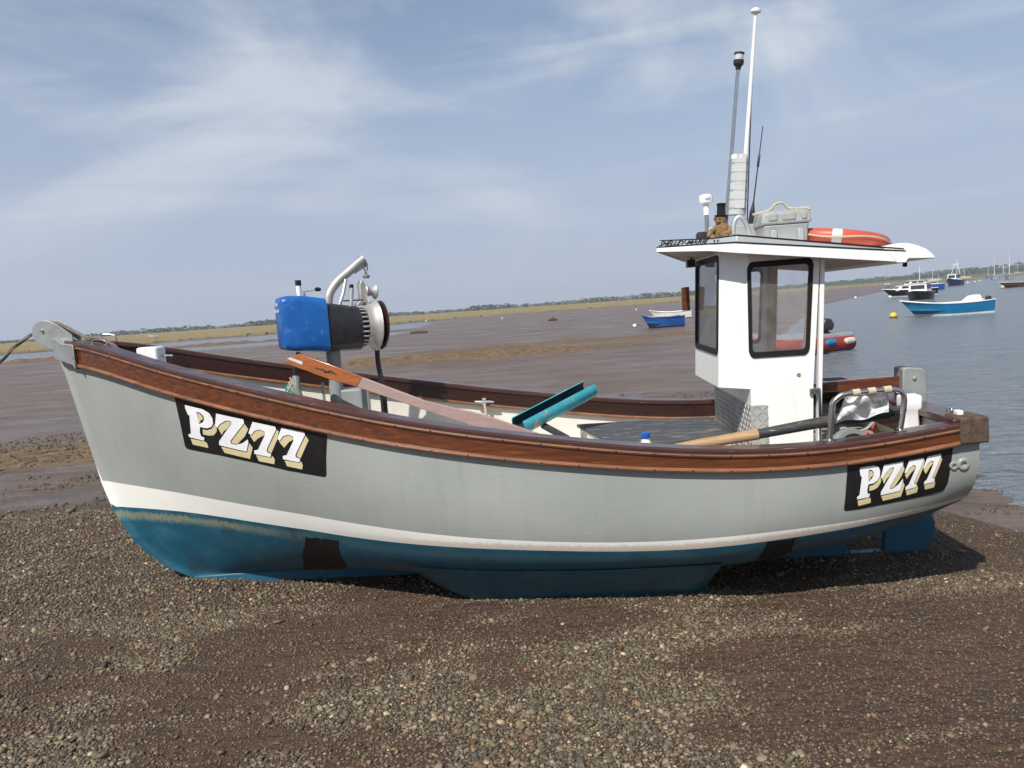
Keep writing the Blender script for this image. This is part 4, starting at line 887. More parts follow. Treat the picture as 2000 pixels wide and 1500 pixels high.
A3, B3, C3, D3 = bd_l, cn_l, bd_t, cn_t
place_text('roman_two', 'II', roof, M['black'], lambda x, y: tuple((A3*(1-(.12+.2*x))+B3*(.12+.2*x))*(1-(.35+.3*y))+(C3*(1-(.12+.2*x))+D3*(.12+.2*x))*(.35+.3*y)+np.array([-.004, -.004, 0])))

# ------------------------------------------------------------------ registration plates painted on the bow and quarter
gs = np.linspace(.05, L, 260); gw = np.linspace(.15, 1.0, 160); GS, GW = np.meshgrid(gs, gw, indexing='ij'); GP = H(GS, GW)
def projb(P):
    W_ = np.stack([X0+P[..., 0]*ca-P[..., 1]*sa, Y0+P[..., 0]*sa+P[..., 1]*ca, P[..., 2]], -1)-CO; z = W_ @ FW
    return np.stack([1000+F*(W_ @ RT)/z, 750-F*(W_ @ UP)/z], -1)
GQ = projb(GP).reshape(-1, 2); GSf = GS.ravel(); GWf = GW.ravel()
def hit(px, py):
    k = int(np.argmin((GQ[:, 0]-px)**2+(GQ[:, 1]-py)**2)); u = np.array([GSf[k], GWf[k]]); e = 1e-4; T = np.array([px, py])
    for _ in range(5):
        f0 = projb(H(u[0], u[1])); J = np.stack([(projb(H(u[0]+e, u[1]))-f0)/e, (projb(H(u[0], u[1]+e))-f0)/e], -1)
        u = u+np.clip(np.linalg.solve(J, T-f0), -.1, .1); u[1] = min(max(u[1], .02), 1.02)
    return u
def onhull(u, off):
    e = 2e-3; a = H(u[0]+e, u[1])-H(u[0]-e, u[1]); b = H(u[0], u[1]+e)-H(u[0], u[1]-e); n = np.cross(a, b); n = n/np.linalg.norm(n)
    if n[1] > 0: n = -n
    return H(u[0], u[1])+n*off
def decal(name, poly, mt, parent, off, levels=2, thick=.0012):
    """poly in pixels -> patch that follows the hull surface"""
    uv = [hit(*p) for p in poly]; tri = geometry.tessellate_polygon([[Vector((p[0], p[1], 0)) for p in poly]])
    V = [np.array(q) for q in uv]; T = [tuple(t) for t in tri]
    for _ in range(levels):
        T2 = []; cache = {}
        def midp(a, b):
            k = (min(a, b), max(a, b))
            if k not in cache: V.append((V[a]+V[b])/2); cache[k] = len(V)-1
            return cache[k]
        for a, b, c in T:
            ab, bc, c_a = midp(a, b), midp(b, c), midp(c, a); T2 += [(a, ab, c_a), (ab, b, bc), (c_a, bc, c), (ab, bc, c_a)]
        T = T2
    m = MB(); m.add([onhull(q, off) for q in V], T)
    return m.obj(name, mt, parent, smooth=60, fixn=True)
LET = {
 'P': [(235, 225), (330, 247), (430, 272), (500, 315), (535, 370), (542, 425), (522, 465), (470, 478), (400, 462), (398, 520), (412, 562), (448, 580), (443, 612), (365, 592), (283, 572), (273, 543), (303, 535), (298, 480), (286, 340), (268, 328), (240, 262)],
 'Z': [(575, 318), (720, 350), (870, 382), (878, 425), (730, 615), (738, 645), (790, 656), (860, 640), (918, 598), (925, 628), (905, 730), (760, 697), (610, 660), (606, 622), (740, 430), (735, 400), (680, 395), (620, 430), (585, 472), (563, 452)],
 '7': [(970, 408), (1100, 436), (1215, 460), (1225, 492), (1130, 690), (1122, 722), (1140, 746), (1172, 752), (1165, 790), (1080, 773), (990, 755), (987, 718), (1030, 708), (1100, 560), (1098, 515), (1050, 490), (990, 505), (955, 552), (925, 530)],
 '7b': [(1285, 470), (1410, 497), (1530, 520), (1538, 552), (1442, 750), (1434, 780), (1455, 800), (1487, 806), (1477, 846), (1390, 829), (1300, 812), (1298, 777), (1340, 767), (1413, 615), (1408, 568), (1360, 548), (1300, 562), (1265, 612), (1238, 592)]}
SHADE = [[(295, 590), (450, 622), (475, 642), (488, 692), (320, 655)], [(425, 490), (470, 500), (525, 485), (555, 430), (578, 478), (578, 515), (545, 555), (490, 558), (430, 545)],
 [(592, 475), (640, 418), (690, 403), (733, 408), (735, 440), (690, 485), (655, 510), (632, 550)], [(882, 432), (920, 490), (880, 570), (800, 652), (742, 645), (736, 620)], [(625, 677), (907, 742), (932, 640), (968, 690), (940, 810), (665, 745)],
 [(940, 560), (985, 512), (1040, 497), (1088, 515), (1094, 555), (1055, 572), (1022, 592), (985, 628)], [(1230, 495), (1250, 512), (1240, 590), (1172, 745), (1142, 738), (1130, 718), (1138, 690)], [(1005, 768), (1168, 799), (1182, 778), (1208, 815), (1203, 868), (1035, 835)],
 [(1252, 615), (1298, 568), (1352, 555), (1398, 573), (1408, 602), (1362, 627), (1310, 690), (1275, 650)], [(1541, 556), (1575, 610), (1490, 800), (1458, 795), (1444, 775), (1452, 750)], [(1315, 827), (1478, 855), (1492, 832), (1512, 880), (1505, 925), (1340, 890)]]
COUNTER = [(362, 298), (402, 308), (438, 345), (444, 385), (428, 412), (392, 428)]; COUNTER_IN = [(372, 310), (402, 320), (430, 350), (435, 384), (410, 388), (404, 415), (390, 412)]
def grow(poly, d):
    n = len(poly); A = sum(poly[i][0]*poly[(i+1) % n][1]-poly[(i+1) % n][0]*poly[i][1] for i in range(n)); sg = 1 if A > 0 else -1; out = []
    for i in range(n):
        a, b, c = np.array(poly[i-1], float), np.array(poly[i], float), np.array(poly[(i+1) % n], float)
        n1 = np.array([(b-a)[1], -(b-a)[0]]); n1 /= np.linalg.norm(n1); n2 = np.array([(c-b)[1], -(c-b)[0]]); n2 /= np.linalg.norm(n2)
        nn_ = n1+n2; nn_ /= max(np.linalg.norm(nn_), .5); out.append(tuple(b+sg*nn_*d))
    return out
def homog(src, dst):
    A = []; 
    for (x, y), (u, v) in zip(src, dst): A += [[x, y, 1, 0, 0, 0, -u*x, -u*y, -u], [0, 0, 0, x, y, 1, -v*x, -v*y, -v]]
    h = np.linalg.svd(np.array(A, float))[2][-1].reshape(3, 3)
    return lambda p: tuple((lambda q: (q[0]/q[2], q[1]/q[2]))(h @ np.array([p[0], p[1], 1.0])))
bowmap = lambda p: (320+p[0]*.18, 750+p[1]*.18)
z6 = lambda x, y: (1550+x*.2133, 690+y*.2133)
sternmap = homog([(235, 225), (1530, 520), (1477, 846), (283, 572)], [z6(605, 1045), z6(1345, 918), z6(1278, 1172), z6(578, 1335)])
def rounded(poly, idxs, r=.25):
    out = []
    n = len(poly)
    for i, p in enumerate(poly):
        if i in idxs:
            a, b, c = np.array(poly[i-1], float), np.array(p, float), np.array(poly[(i+1) % n], float)
            p0 = b+(a-b)/np.linalg.norm(a-b)*r; p1 = b+(c-b)/np.linalg.norm(c-b)*r
            out += [tuple((1-t)**2*p0+2*t*(1-t)*b+t*t*p1) for t in np.linspace(0, 1, 5)]
        else: out.append(p)
    return out
def plate(outline, mp):
    pl = decal('registration_plate', outline, M['plate'], boat, .0022, 4)
    for q in SHADE: decal('letter_shade', [mp(p) for p in q], M['lcream'], pl, .0034, 2)
    for k, q in LET.items(): decal('letter_outline', [mp(p) for p in grow(q, 7)], M['plate'], pl, .0046, 3)
    for k, q in LET.items(): decal('letter', [mp(p) for p in q], M['lwhite'], pl, .0058, 3)
    decal('letter_counter', [mp(p) for p in COUNTER], M['plate'], pl, .0070, 2); decal('letter_counter', [mp(p) for p in COUNTER_IN], M['lcream'], pl, .0082, 2)
    return pl
pb = [bowmap(p) for p in [(112, 60), (118, 140), (180, 420), (238, 700), (600, 770), (1000, 855), (1350, 938), (1765, 1012), (1762, 800), (1775, 545), (1785, 430), (1300, 320), (700, 190)]]
plate(rounded(pb, (3, 7), 7), bowmap)
ps = [z6(*p) for p in [(500, 960), (492, 1040), (480, 1200), (458, 1445), (700, 1405), (1000, 1345), (1370, 1258), (1410, 1180), (1435, 1040), (1455, 885), (1462, 850), (1000, 920)]]
plate(rounded(ps, (3, 6), 6), sternmap)
# bare black patches left on the antifouling by the props
for q in ([(597, 1048), (628, 1052), (660, 1056), (663, 1085), (680, 1108), (640, 1112), (592, 1110), (590, 1080)], [(1500, 1058), (1530, 1055), (1556, 1050), (1545, 1075), (1515, 1095), (1478, 1092)]):
    q = [((a_[0]*(1-k/4)+b_q[0]*k/4)+random.uniform(-2.2, 2.2), (a_[1]*(1-k/4)+b_q[1]*k/4)+random.uniform(-2.2, 2.2)) for a_, b_q in zip(q, q[1:]+q[:1]) for k in range(4)]
    decal('bare_patch', q, M['black'], boat, .0015, 2)
# skin fittings near the stern
for px, py, r in ((1862, 909, .022), (1881, 906, .032)):
    u = hit(px, py); p = onhull(u, -.004); n = onhull(u, 1)-onhull(u, 0)
    MB().lathe([(r, 0), (r, .008), (r*.85, .014), (r*.5, .014), (r*.45, .002)], p, n, 18).obj('skin_fitting', M['hullgrey'], boat)

# ------------------------------------------------------------------ bow fittings
m = MB(); prev = None
nb = [B(106, 660, -.05), B(150, 671, -.10), B(164, 721, -.10), B(122, 704, -.05)]
poly_t = [(nb[0][0], nb[0][2]), (nb[1][0], nb[1][2]), (nb[2][0], nb[2][2]), (nb[3][0], nb[3][2])]
sec = []
for s, zt_, zb_, w in ((poly_t[0][0], poly_t[0][1], poly_t[3][1]+.02, .05), (poly_t[3][0], poly_t[0][1]-.004, poly_t[3][1], .065), ((poly_t[1][0]+poly_t[0][0])/2, poly_t[1][1]+.008, poly_t[3][1]-.01, .10), (poly_t[1][0], poly_t[1][1], poly_t[2][1]+.03, .145), (poly_t[2][0], poly_t[1][1]-.01, poly_t[2][1], .165)):
    w = max(w, float(bf(max(s, 0)))+.014); sec.append([(s, -w, zb_), (s, w, zb_), (s, w, zt_), (s, -w, zt_)])
hp = m.loft(sec).obj('stem_head_plate', M['galv'], boat, bevel=.006)
cheek = [(62, 650), (64, 638), (72, 629), (84, 625.5), (97, 627), (112, 634), (128, 645), (141, 654), (143, 667), (120, 664), (106, 668), (104, 684), (92, 679), (78, 672), (67, 663)]
for t in (-.048, .040):
    m = MB(); q = [B(x, y, -.045) for x, y in cheek]; m.prism([(p[0], t, p[2]) for p in q], (0, .008, 0)); m.obj('roller_cheek', M['galv'], hp, bevel=.002)
rc = B(83, 646, -.045); m = MB(); m.lathe([(.03, -.036), (.045, -.03), (.03, -.01), (.03, .01), (.045, .03), (.03, .036)], (rc[0], 0, rc[2]), (0, 1, 0), 20); m.obj('bow_roller', M['blackplastic'], hp)
m = MB(); m.tube([(rc[0], -.062, rc[2]), (rc[0], .062, rc[2])], .009, 10); m.obj('roller_pin', M['steel'], hp)
# rope staples on the capping
for px, py, t in ((196, 668, None), (222, 660, 1)):
    side = -1 if t is None else 1; s0 = float(B(px, py, -.2 if side < 0 else .2)[0]); zc_ = float(zf(s0))+.018; tc_ = side*(float(bf(s0))-.06)
    path = bez([(s0-.045, tc_, zc_-.01), (s0-.05, tc_, zc_+.035), (s0-.03, tc_, zc_+.052), (s0+.03, tc_+side*.01, zc_+.045), (s0+.05, tc_+side*.012, zc_+.028), (s0+.047, tc_+side*.012, zc_-.015)], 20)
    MB().tube(path, .0055, 8).obj('rope_staple', M['steel'], boat)
# white samson post with its cross pin
q0 = B(298, 712, -.12); q1 = B(298, 677, -.12); m = MB(); m.box((q0[0], -.12, (q1[2]+.75)/2+.1), (.135, .13, q1[2]-.95)); sp_ = m.obj('samson_post', M['whiteplastic'], boat, bevel=.016)
zz = q1[2]-.055; m = MB(); m.tube([(q0[0]-.14, -.12, zz+.012), (q0[0]+.14, -.12, zz-.012)], .008); m.obj('cross_pin', M['steel'], sp_)
# far side cleat and corner block
cl = B(946, 783, .85); m = MB(); m.tube([(cl[0]-.075, .845, cl[2]+.0), (cl[0]-.03, .845, cl[2]-.006), (cl[0]+.03, .845, cl[2]-.008), (cl[0]+.075, .845, cl[2]-.012)], [.007, .011, .011, .007]); m.box((cl[0], .86, cl[2]-.005), (.03, .05, .05)); m.obj('cleat', M['galv'], boat, bevel=.004)
m = MB(); m.tube([(cl[0]+.0, .84, cl[2]-.02), (cl[0]+.005, .835, cl[2]-.06), (cl[0]+.012, .83, cl[2]-.12)], .01); m.obj('cleat_lashing', M['palerope'], boat)
cl = B(488, 718, .45); m = MB(); m.box((cl[0], .50, cl[2]), (.06, .05, .08)); m.obj('strake_block', M['wood'], boat, bevel=.01)
m = MB(); q = B(1855, 804, -.0); 
q = BZ(1858, 802, tz+.03); m.box((q[0], q[1], tz+.03), (.035, .06, .03)); m.obj('stern_fairlead', M['steel'], boat, bevel=.008)
q = BZ(1872, 808, tz+.03); m = MB(); m.box((q[0]-.01, q[1]-.02, tz+.035), (.03, .05, .035)); m.obj('chock', M['whiteplastic'], boat, bevel=.006)

# stainless grab rail on the near quarter
rt = -.965; f0, f1 = B(1620, 868, rt), B(1757, 852, rt)
rail = bez([(f0[0], rt, float(zf(f0[0]))+.02), B(1625, 800, rt), B(1628, 785, rt), B(1642, 772, rt)], 14)+bez([B(1660, 768, rt), B(1700, 764, rt), B(1735, 761, rt)], 6)+bez([B(1748, 761, rt), B(1762, 767, rt), B(1766, 782, rt), B(1762, 815, rt), (f1[0], rt, float(zf(f1[0]))+.02)], 16)
gr_ = MB().tube(rail, .0145, 12).obj('grab_rail', M['steel'], boat)
for px, py in ((1672, 767), (1702, 764), (1733, 761)):
    q = B(px, py, rt); m = MB(); m.tube([(q[0]-.018, rt, q[2]-.001), (q[0]+.018, rt, q[2]+.002)], .0185, 12); m.obj('twine_lashing', M['palerope'], gr_)
for p in (f0, f1): MB().lathe([(.032, 0), (.032, .006), (.02, .012)], (p[0], rt, float(zf(p[0]))+.022), (0, 0, 1), 16).obj('rail_foot', M['steel'], gr_)

# ------------------------------------------------------------------ pot hauler standing on its post amidships forward
PH = .58; HC = B(645, 636, -.02); hx, hy, hz = HC
U = np.array([math.cos(PH), math.sin(PH), -.035]); Vv = np.array([-math.sin(PH), math.cos(PH), 0]); Zv = np.array([0, 0, 1.])
K = float(np.linalg.norm(B(745, 636, -.02)-B(645, 636, -.02)))/100            # metres per pixel there
def hl(x, y, v=0.0): return HC+U*((x-645)*K/math.cos(PH))+Zv*((636-y)*K+.035*(x-645)*K)+Vv*v
m = MB(); m.tube([(hx, hy+.01, .46), (hx, hy+.01, hz-.08)], .046, 14); hauler = m.obj('pot_hauler', M['greypaint'], boat)
def rsec(x, y0, y1, d, r, n=5):
    cy = (y0+y1)/2; hh_ = abs(y1-y0)/2*K; out = []
    for (sx_, sz_, a0) in ((1, 1, 0), (-1, 1, 90), (-1, -1, 180), (1, -1, 270)):
        for k in range(n): a = R(a0+90*k/(n-1)); out.append(tuple(hl(x, cy)+Vv*(sx_*(d-r)+r*math.cos(a))+Zv*(sz_*(hh_-r)+r*math.sin(a))))
    return out
m = MB(); m.loft([rsec(565, 584, 671, .085, .03), rsec(567, 579, 674, .10, .035), rsec(575, 576, 678, .115, .04), rsec(600, 577, 681, .122, .045), rsec(634, 584, 686, .122, .05)]); m.obj('hood', M['haulblue'], hauler, smooth=30)
m = MB(); m.loft([rsec(634, 592, 684, .112, .06), rsec(668, 598, 686, .118, .09), rsec(690, 602, 687, .125, .11)]); m.obj('motor', M['blackplastic'], hauler)
m = MB(); m.lathe([(.125, 0), (.125, .05)], hl(686, 642), U, 28); dr = m.obj('drum_core', M['black'], hauler)
for k in range(26):
    a = 2*math.pi*k/26; c = hl(694, 642)+Vv*(.132*math.cos(a))+Zv*(.132*math.sin(a)); m = MB(); m.tube([c-U*.018, c+U*.018], .007, 6); m.obj('drum_fin', M['alu'], dr)
m = MB(); m.lathe([(.10, 0), (.135, .006), (.135, .03), (.14, .05), (.155, .07), (.165, .078), (.168, .086), (.155, .092), (.06, .06)], hl(699, 641), U, 36); m.obj('drum_plate', M['alu'], hauler)
m = MB(); m.lathe([(.07, 0), (.15, .016), (.162, .022), (.162, .032), (.14, .036), (.05, .03)], hl(723, 641), U, 36); m.obj('drum_disc', M['wooddark'], hauler)
# davit arm, brace, rods, block
m = MB(); arm = bez([hl(649, 640, .10), hl(652, 596, .10), hl(657, 572, .10), hl(672, 550, .10), hl(692, 532, .10), hl(708, 517, .10), hl(719, 508, .10)], 30); m.tube(arm, .0285, 14); m.obj('davit_arm', M['alu'], hauler)
m = MB(); m.prism([tuple(hl(x, y, .095)) for x, y in ((692, 522), (712, 502), (722, 508), (726, 521), (702, 537))], tuple(Vv*.01)); m.obj('davit_gusset', M['alu'], hauler)
m = MB(); m.tube([hl(664, 604, .04), hl(676, 575, .06), hl(684, 548, .08)], .011, 8); m.obj('davit_brace', M['alu'], hauler)
m = MB(); m.tube([hl(682, 604, .0), hl(686, 566, .0)], .015, 10); rod = m.obj('guide_rod', M['alu'], hauler)
m = MB(); m.tube([hl(685.6, 567, .0), hl(686.2, 559, .0)], .014, 10); m.obj('rod_cap', M['black'], rod)
m = MB(); m.tube([hl(670, 590, 0), hl(704, 590, .0)], .005, 6); m.obj('stay_wire', M['black'], hauler)
for k in range(3):
    c = hl(721.5, 518+k*9, .10); m = MB(); ring = [c+(U*math.cos(a) if k % 2 else Vv*math.cos(a))*.012+Zv*math.sin(a)*.019 for a in np.linspace(0, 2*math.pi, 13)[:-1]]; m.tube(ring, .0045, 6, closed=True); m.obj('chain_link', M['galv'], hauler)
m = MB(); m.lathe([(.02, -.012), (.024, -.004), (.024, .006), (.012, .014)], hl(721, 543, .10), (0, 0, 1), 14); m.obj('swivel', M['galv'], hauler)
m = MB(); m.prism([tuple(hl(x, y, .07)) for x, y in ((706, 560), (709, 551), (714, 551), (716, 575), (713, 598), (704, 600), (699, 604), (698, 598), (706, 590))], tuple(Vv*.06)); m.obj('block_cheek', M['alu'], hauler, bevel=.004)
m = MB(); m.lathe([(.012, -.002), (.046, 0), (.05, .006), (.046, .014), (.03, .026), (.027, .04), (.03, .052), (.048, .066), (.054, .073), (.048, .08), (.012, .082)], hl(715, 573, .09), U, 24); m.obj('block_sheave', M['alu'], hauler)
m = MB(); m.lathe([(.06, 0), (.062, .006), (.045, .014)], hl(712, 598, .06), U, 20); m.obj('block_rim', M['alu'], hauler)
m = MB(); m.tube([hl(600, 578, 0), hl(600, 556, 0)], .017, 12); kn = m.obj('valve_stem', M['whiteplastic'], hauler)
m = MB(); m.tube([hl(600, 557, 0), hl(600, 547, 0)], .019, 12); m.obj('valve_cap', M['black'], kn)
m = MB(); m.box(hl(603, 574, 0), (.045, .04, .02)); m.tube([hl(604, 569, -.02), hl(622, 567, -.03)], .0045, 6); lv = m.obj('control_lever', M['galv'], hauler)
m = MB(); m.lathe([(.004, -.02), (.012, -.014), (.014, 0), (.011, .016), (.004, .022)], hl(628, 566, -.03), U, 12); m.obj('lever_knob', M['blackplastic'], lv)
for pts in ([hl(590, 682, -.02), hl(584, 700, -.02), hl(580, 722, -.03), hl(580, 800, -.05)], [hl(722, 688, .02), hl(722, 720, .02), hl(725, 770, .0), hl(726, 830, .0)]):
    MB().tube(bez(pts, 12), .017, 8).obj('support_strut', M['blackplastic'], hauler)
MB().tube(bez([hl(579, 725, -.06), hl(578, 750, -.07), hl(583, 775, -.08), hl(594, 800, -.08)], 14), .024, 10).obj('hydraulic_hose', M['greypaint'], hauler)
m = MB(); q = hl(660, 770); m.box((q[0]+.02, q[1]+.05, (q[2]+.03+.46)/2), (.2, .2, q[2]+.03-.46)); m.obj('hauler_pedestal', M['greypaint'], hauler, bevel=.012)
for x in (617, 690, 712):
    q = hl(x, 790, -.10); m = MB(); m.tube([(q[0], q[1], .47), (q[0], q[1], q[2]+.16)], .010, 8); m.obj('pedestal_pipe', M['galv'] if x < 700 else M['blackplastic'], hauler)
for ln, yy, hgt_ in (('Boat', 590, .024), ('Hauler', 602, .024)):
    def onhood(x, y, yy=yy, hgt_=hgt_):
        P0 = hl(564.5, yy, 0)-U*.0+Vv*(.062-.124*x)*(.6 if yy < 595 else 1)+Zv*(y-.5)*hgt_; return tuple(P0-U*.006)
    place_text('hood_lettering', ln, hauler, M['lwhite'], onhood, bold=True)

# ------------------------------------------------------------------ gear on the wheelhouse roof
rz = cn_t[2]
RSL = (af_t[2]-cn_t[2])/(af_t[0]-cn_t[0])
def roofz(s): return rz+.012+RSL*(s-cn_t[0])
g0 = B(1380, 420, -.05); g1 = B(1380, 383, -.05)
m = MB(); m.tube([(g0[0], -.05, rz), (g0[0], -.05, B(1380, 402, -.05)[2])], .014, 12); gps = m.obj('antenna_mount', M['steel'], boat)
za_, zb_2 = B(1380, 420, -.05)[2], B(1380, 398, -.05)[2]; m = MB(); m.lathe([(.018, 0), (.018, zb_2-za_), (.040, zb_2-za_+.006), (.043, zb_2-za_+.03), (.040, zb_2-za_+.05), (.02, zb_2-za_+.057)], (g0[0], -.05, za_), (0, 0, 1), 22); m.obj('dome_antenna', M['whiteplastic'], gps)
place_text('dome_lettering', 'GPS', gps, M['blue'], lambda x, y: (g0[0]-.012+.03*x, -.05-math.sqrt(max(.0437**2-(-.012+.03*x)**2, 0)), zb_2+.018+.013*y), bold=True)
def pole(name, p0, p1, t0, t1, r0, r1, mt):
    a = B(*p0, t0); b = B(*p1, t1); return MB().tube([a, a*.5+b*.5, b], [r0, (r0+r1)/2, r1], 10).obj(name, mt, boat), a, b
lp, a, b = pole('light_pole', (1417, 450), (1442, 130), 0, 0, .0125, .0115, M['steel'])
ax_ = (b-a)/np.linalg.norm(b-a)
m = MB(); m.lathe([(.014, -.02), (.018, 0), (.03, .012), (.032, .03), (.032, .036)], b, ax_, 18); m.obj('lamp_base', M['blackplastic'], lp)
m = MB(); m.lathe([(.026, .036), (.026, .072)], b, ax_, 18); m.obj('lamp_lens', M['lens'], lp)
m = MB(); m.lathe([(.031, .072), (.031, .08), (.012, .084)], b, ax_, 18); m.obj('lamp_cap', M['blackplastic'], lp)
va, a, b = pole('whip_aerial', (1456, 310), (1476, 22), .02, .02, .0135, .0095, M['whiteplastic'])
m = MB(); m.lathe([(.012, -.015), (.03, -.006), (.031, .006), (.02, .016), (.006, .018)], b, (b-a), 18); m.obj('aerial_cap', M['whiteplastic'], va)
a = B(1438, 420, .02); b = B(1443, 303, .02); axr = (b-a)/np.linalg.norm(b-a); Lr = np.linalg.norm(b-a)
m = MB(); m.lathe([(.058, 0), (.058, Lr*.92)], a, axr, 24); rr_ = m.obj('radar_reflector', M['dirtyclear'], boat)
m = MB(); m.lathe([(.060, Lr*.92), (.060, Lr-.006), (.05, Lr)], a, axr, 24); m.obj('reflector_cap', M['whiteplastic'], rr_)
for k in range(6):
    m = MB(); c = a+axr*(Lr*(.10+.15*k)); m.lathe([(.0588, -.0055), (.0588, .0055)], c, axr, 24); m.obj('reflector_band', M['alu'], rr_)
    m = MB(); c = a+axr*(Lr*(.17+.15*k)); m.box((c[0]+.004, c[1]-.0575, c[2]), (.06, .004, .052), ry=0.09); m.obj('reflector_plate', M['reflect'], rr_)
MB().tube([B(1459, 450, .05), B(1461, 380, .05), B(1467, 200, .04), B(1476, 40, .03)], .0035, 6).obj('aerial_cable', M['black'], boat)
a = B(1468, 425, -.06); b = B(1490, 246, -.06); wa = MB().tube([a, b], [.0045, .0025], 8).obj('whip_rod', M['black'], boat)
u_ = (b-a)/np.linalg.norm(b-a); MB().lathe([(.008, -.05), (.017, -.02), (.016, .03), (.008, .075), (.005, .1)], a, u_, 14).obj('whip_base', M['blackplastic'], wa)
c = a+u_*.34; MB().lathe([(.005, -.04), (.007, -.035), (.007, .035), (.004, .04)], c, u_, 10).obj('whip_coil', M['blackplastic'], wa)
q = B(1472, 440, -.06); m = MB(); m.box((q[0]+.02, -.06, rz+.05), (.022, .03, .10)); m.obj('whip_bracket', M['blackplastic'], wa, bevel=.003)
MB().tube(bez([B(1432, 458, -.34), B(1433, 440, -.34), B(1438, 427, -.34), B(1447, 424, -.34), B(1455, 432, -.34), B(1460, 445, -.34), B(1465, 458, -.34)], 24), .014, 12).obj('roof_handrail', M['alu'], boat)
q = B(1425, 440, -.1); m = MB(); m.box((q[0]+.03, .0, rz+.035), (.30, .16, .12)); m.obj('roof_locker', M['boxgrey'], boat, bevel=.01)
q = B(1371, 452, -.25); m = MB(); m.lathe([(.02, -.03), (.032, -.02), (.034, .02), (.028, .04)], (q[0], -.22, rz+.025), (1, 0, 0), 16); m.box((q[0]+.005, -.22, rz-.01), (.03, .03, .03)); m.obj('spot_lamp', M['blackplastic'], boat)

# ------------------------------------------------------------------ loose things in and on the boat (each its own object)
def bw(p): return (X0+p[0]*ca-p[1]*sa, Y0+p[0]*sa+p[1]*ca, p[2])
def inboat(name, label, cat, group=None):
    o = empty(name, (X0, Y0, 0), YAW); return tag(o, label, cat, group)
# lifebuoy lying on the roof
lc0, lc1 = B(1580, 459, -.30), B(1741, 475, -.30); lcx = (lc0[0]+lc1[0])/2; Rr = (lc1[0]-lc0[0])/2-.05
lb = inboat('lifebuoy', 'orange lifebuoy with pale reflective bands lying on the wheelhouse roof', 'lifebuoy')
lcen = Vector((lcx, -.02, roofz(lcx)+.058)); tilt = Matrix.Rotation(-math.atan(RSL), 3, 'Y'); Rr = .275; tr = .042
def torus_arc(a0, a1, r, n, extra=0.):
    return [lcen+tilt @ Vector((Rr*1.0*math.cos(a), Rr*math.sin(a), 0)) for a in np.linspace(a0, a1, n)]
MB().tube(torus_arc(0, 2*math.pi*(1-1/48), tr, 48), tr, 16, closed=True).obj('ring', M['orange'], lb)
for a in (R(255), R(345), R(75), R(165)): MB().tube(torus_arc(a-.09, a+.09, tr, 5), tr+.0025, 16, cap=False).obj('reflective_band', M['reflect'], lb)
MB().tube([lcen+tilt @ Vector(((Rr+tr+.012)*math.cos(a), (Rr+tr+.012)*math.sin(a), .01*math.sin(4*a))) for a in np.linspace(0, 2*math.pi, 49)[:-1]], .005, 6, closed=True).obj('grab_line', M['palerope'], lb)
# grey storage box
bx = inboat('storage_box', 'grey moulded plastic storage box tied down on the wheelhouse roof', 'box')
q0, q1 = B(1492, 465, -.28), B(1582, 470, -.28); qt = B(1540, 409, -.28)[2]; b0s, b1s = q0[0], q1[0]; bd_0, bd_1 = -.28, .12; zb0 = roofz(q1[0])-.01; hb_ = qt-zb0
m = MB(); secs = []
for z, g in ((0, -.012), (.55, -.002), (.62, .006)): secs.append([(b0s-g, bd_0-g, zb0+hb_*z), (b1s+g, bd_0-g, zb0+hb_*z), (b1s+g, bd_1+g, zb0+hb_*z), (b0s-g, bd_1+g, zb0+hb_*z)])
m.loft(secs).obj('body', M['boxgrey'], bx, bevel=.012)
m = MB(); secs = []
for z, g in ((.63, .012), (.70, .012), (.94, .004), (1., -.012)): secs.append([(b0s-g, bd_0-g, zb0+hb_*z), (b1s+g, bd_0-g, zb0+hb_*z), (b1s+g, bd_1+g, zb0+hb_*z), (b0s-g, bd_1+g, zb0+hb_*z)])
m.loft(secs).obj('lid', M['boxgrey'], bx, bevel=.012)
for u, w in ((.2, .2), (.55, .3), (.88, .12)):
    m = MB(); m.box((b0s+(b1s-b0s)*u, bd_0-.011, zb0+hb_*.82), ((b1s-b0s)*w, .016, hb_*.2)); m.obj('lid_rib', M['boxgrey'], bx, bevel=.007)
for u in (.22, .80):
    m = MB(); m.box((b0s+(b1s-b0s)*u, bd_0-.002, zb0+hb_*.25), (.035, .022, hb_*.48)); m.obj('body_rib', M['boxgrey'], bx, bevel=.007)
MB().tube(bez([(b0s-.03, bd_0+.12, qt-.005), (b0s+.06, bd_0+.1, qt+.012), (b0s+.10, bd_0+.1, qt+.045), (b0s+.14, bd_0+.1, qt+.05), (b1s-.08, bd_0+.1, qt+.015), (b1s, bd_0+.06, qt+.008), (b1s+.01, bd_0+.02, qt-.01)], 24), .008, 8).obj('lashing_rope', M['palerope'], bx)
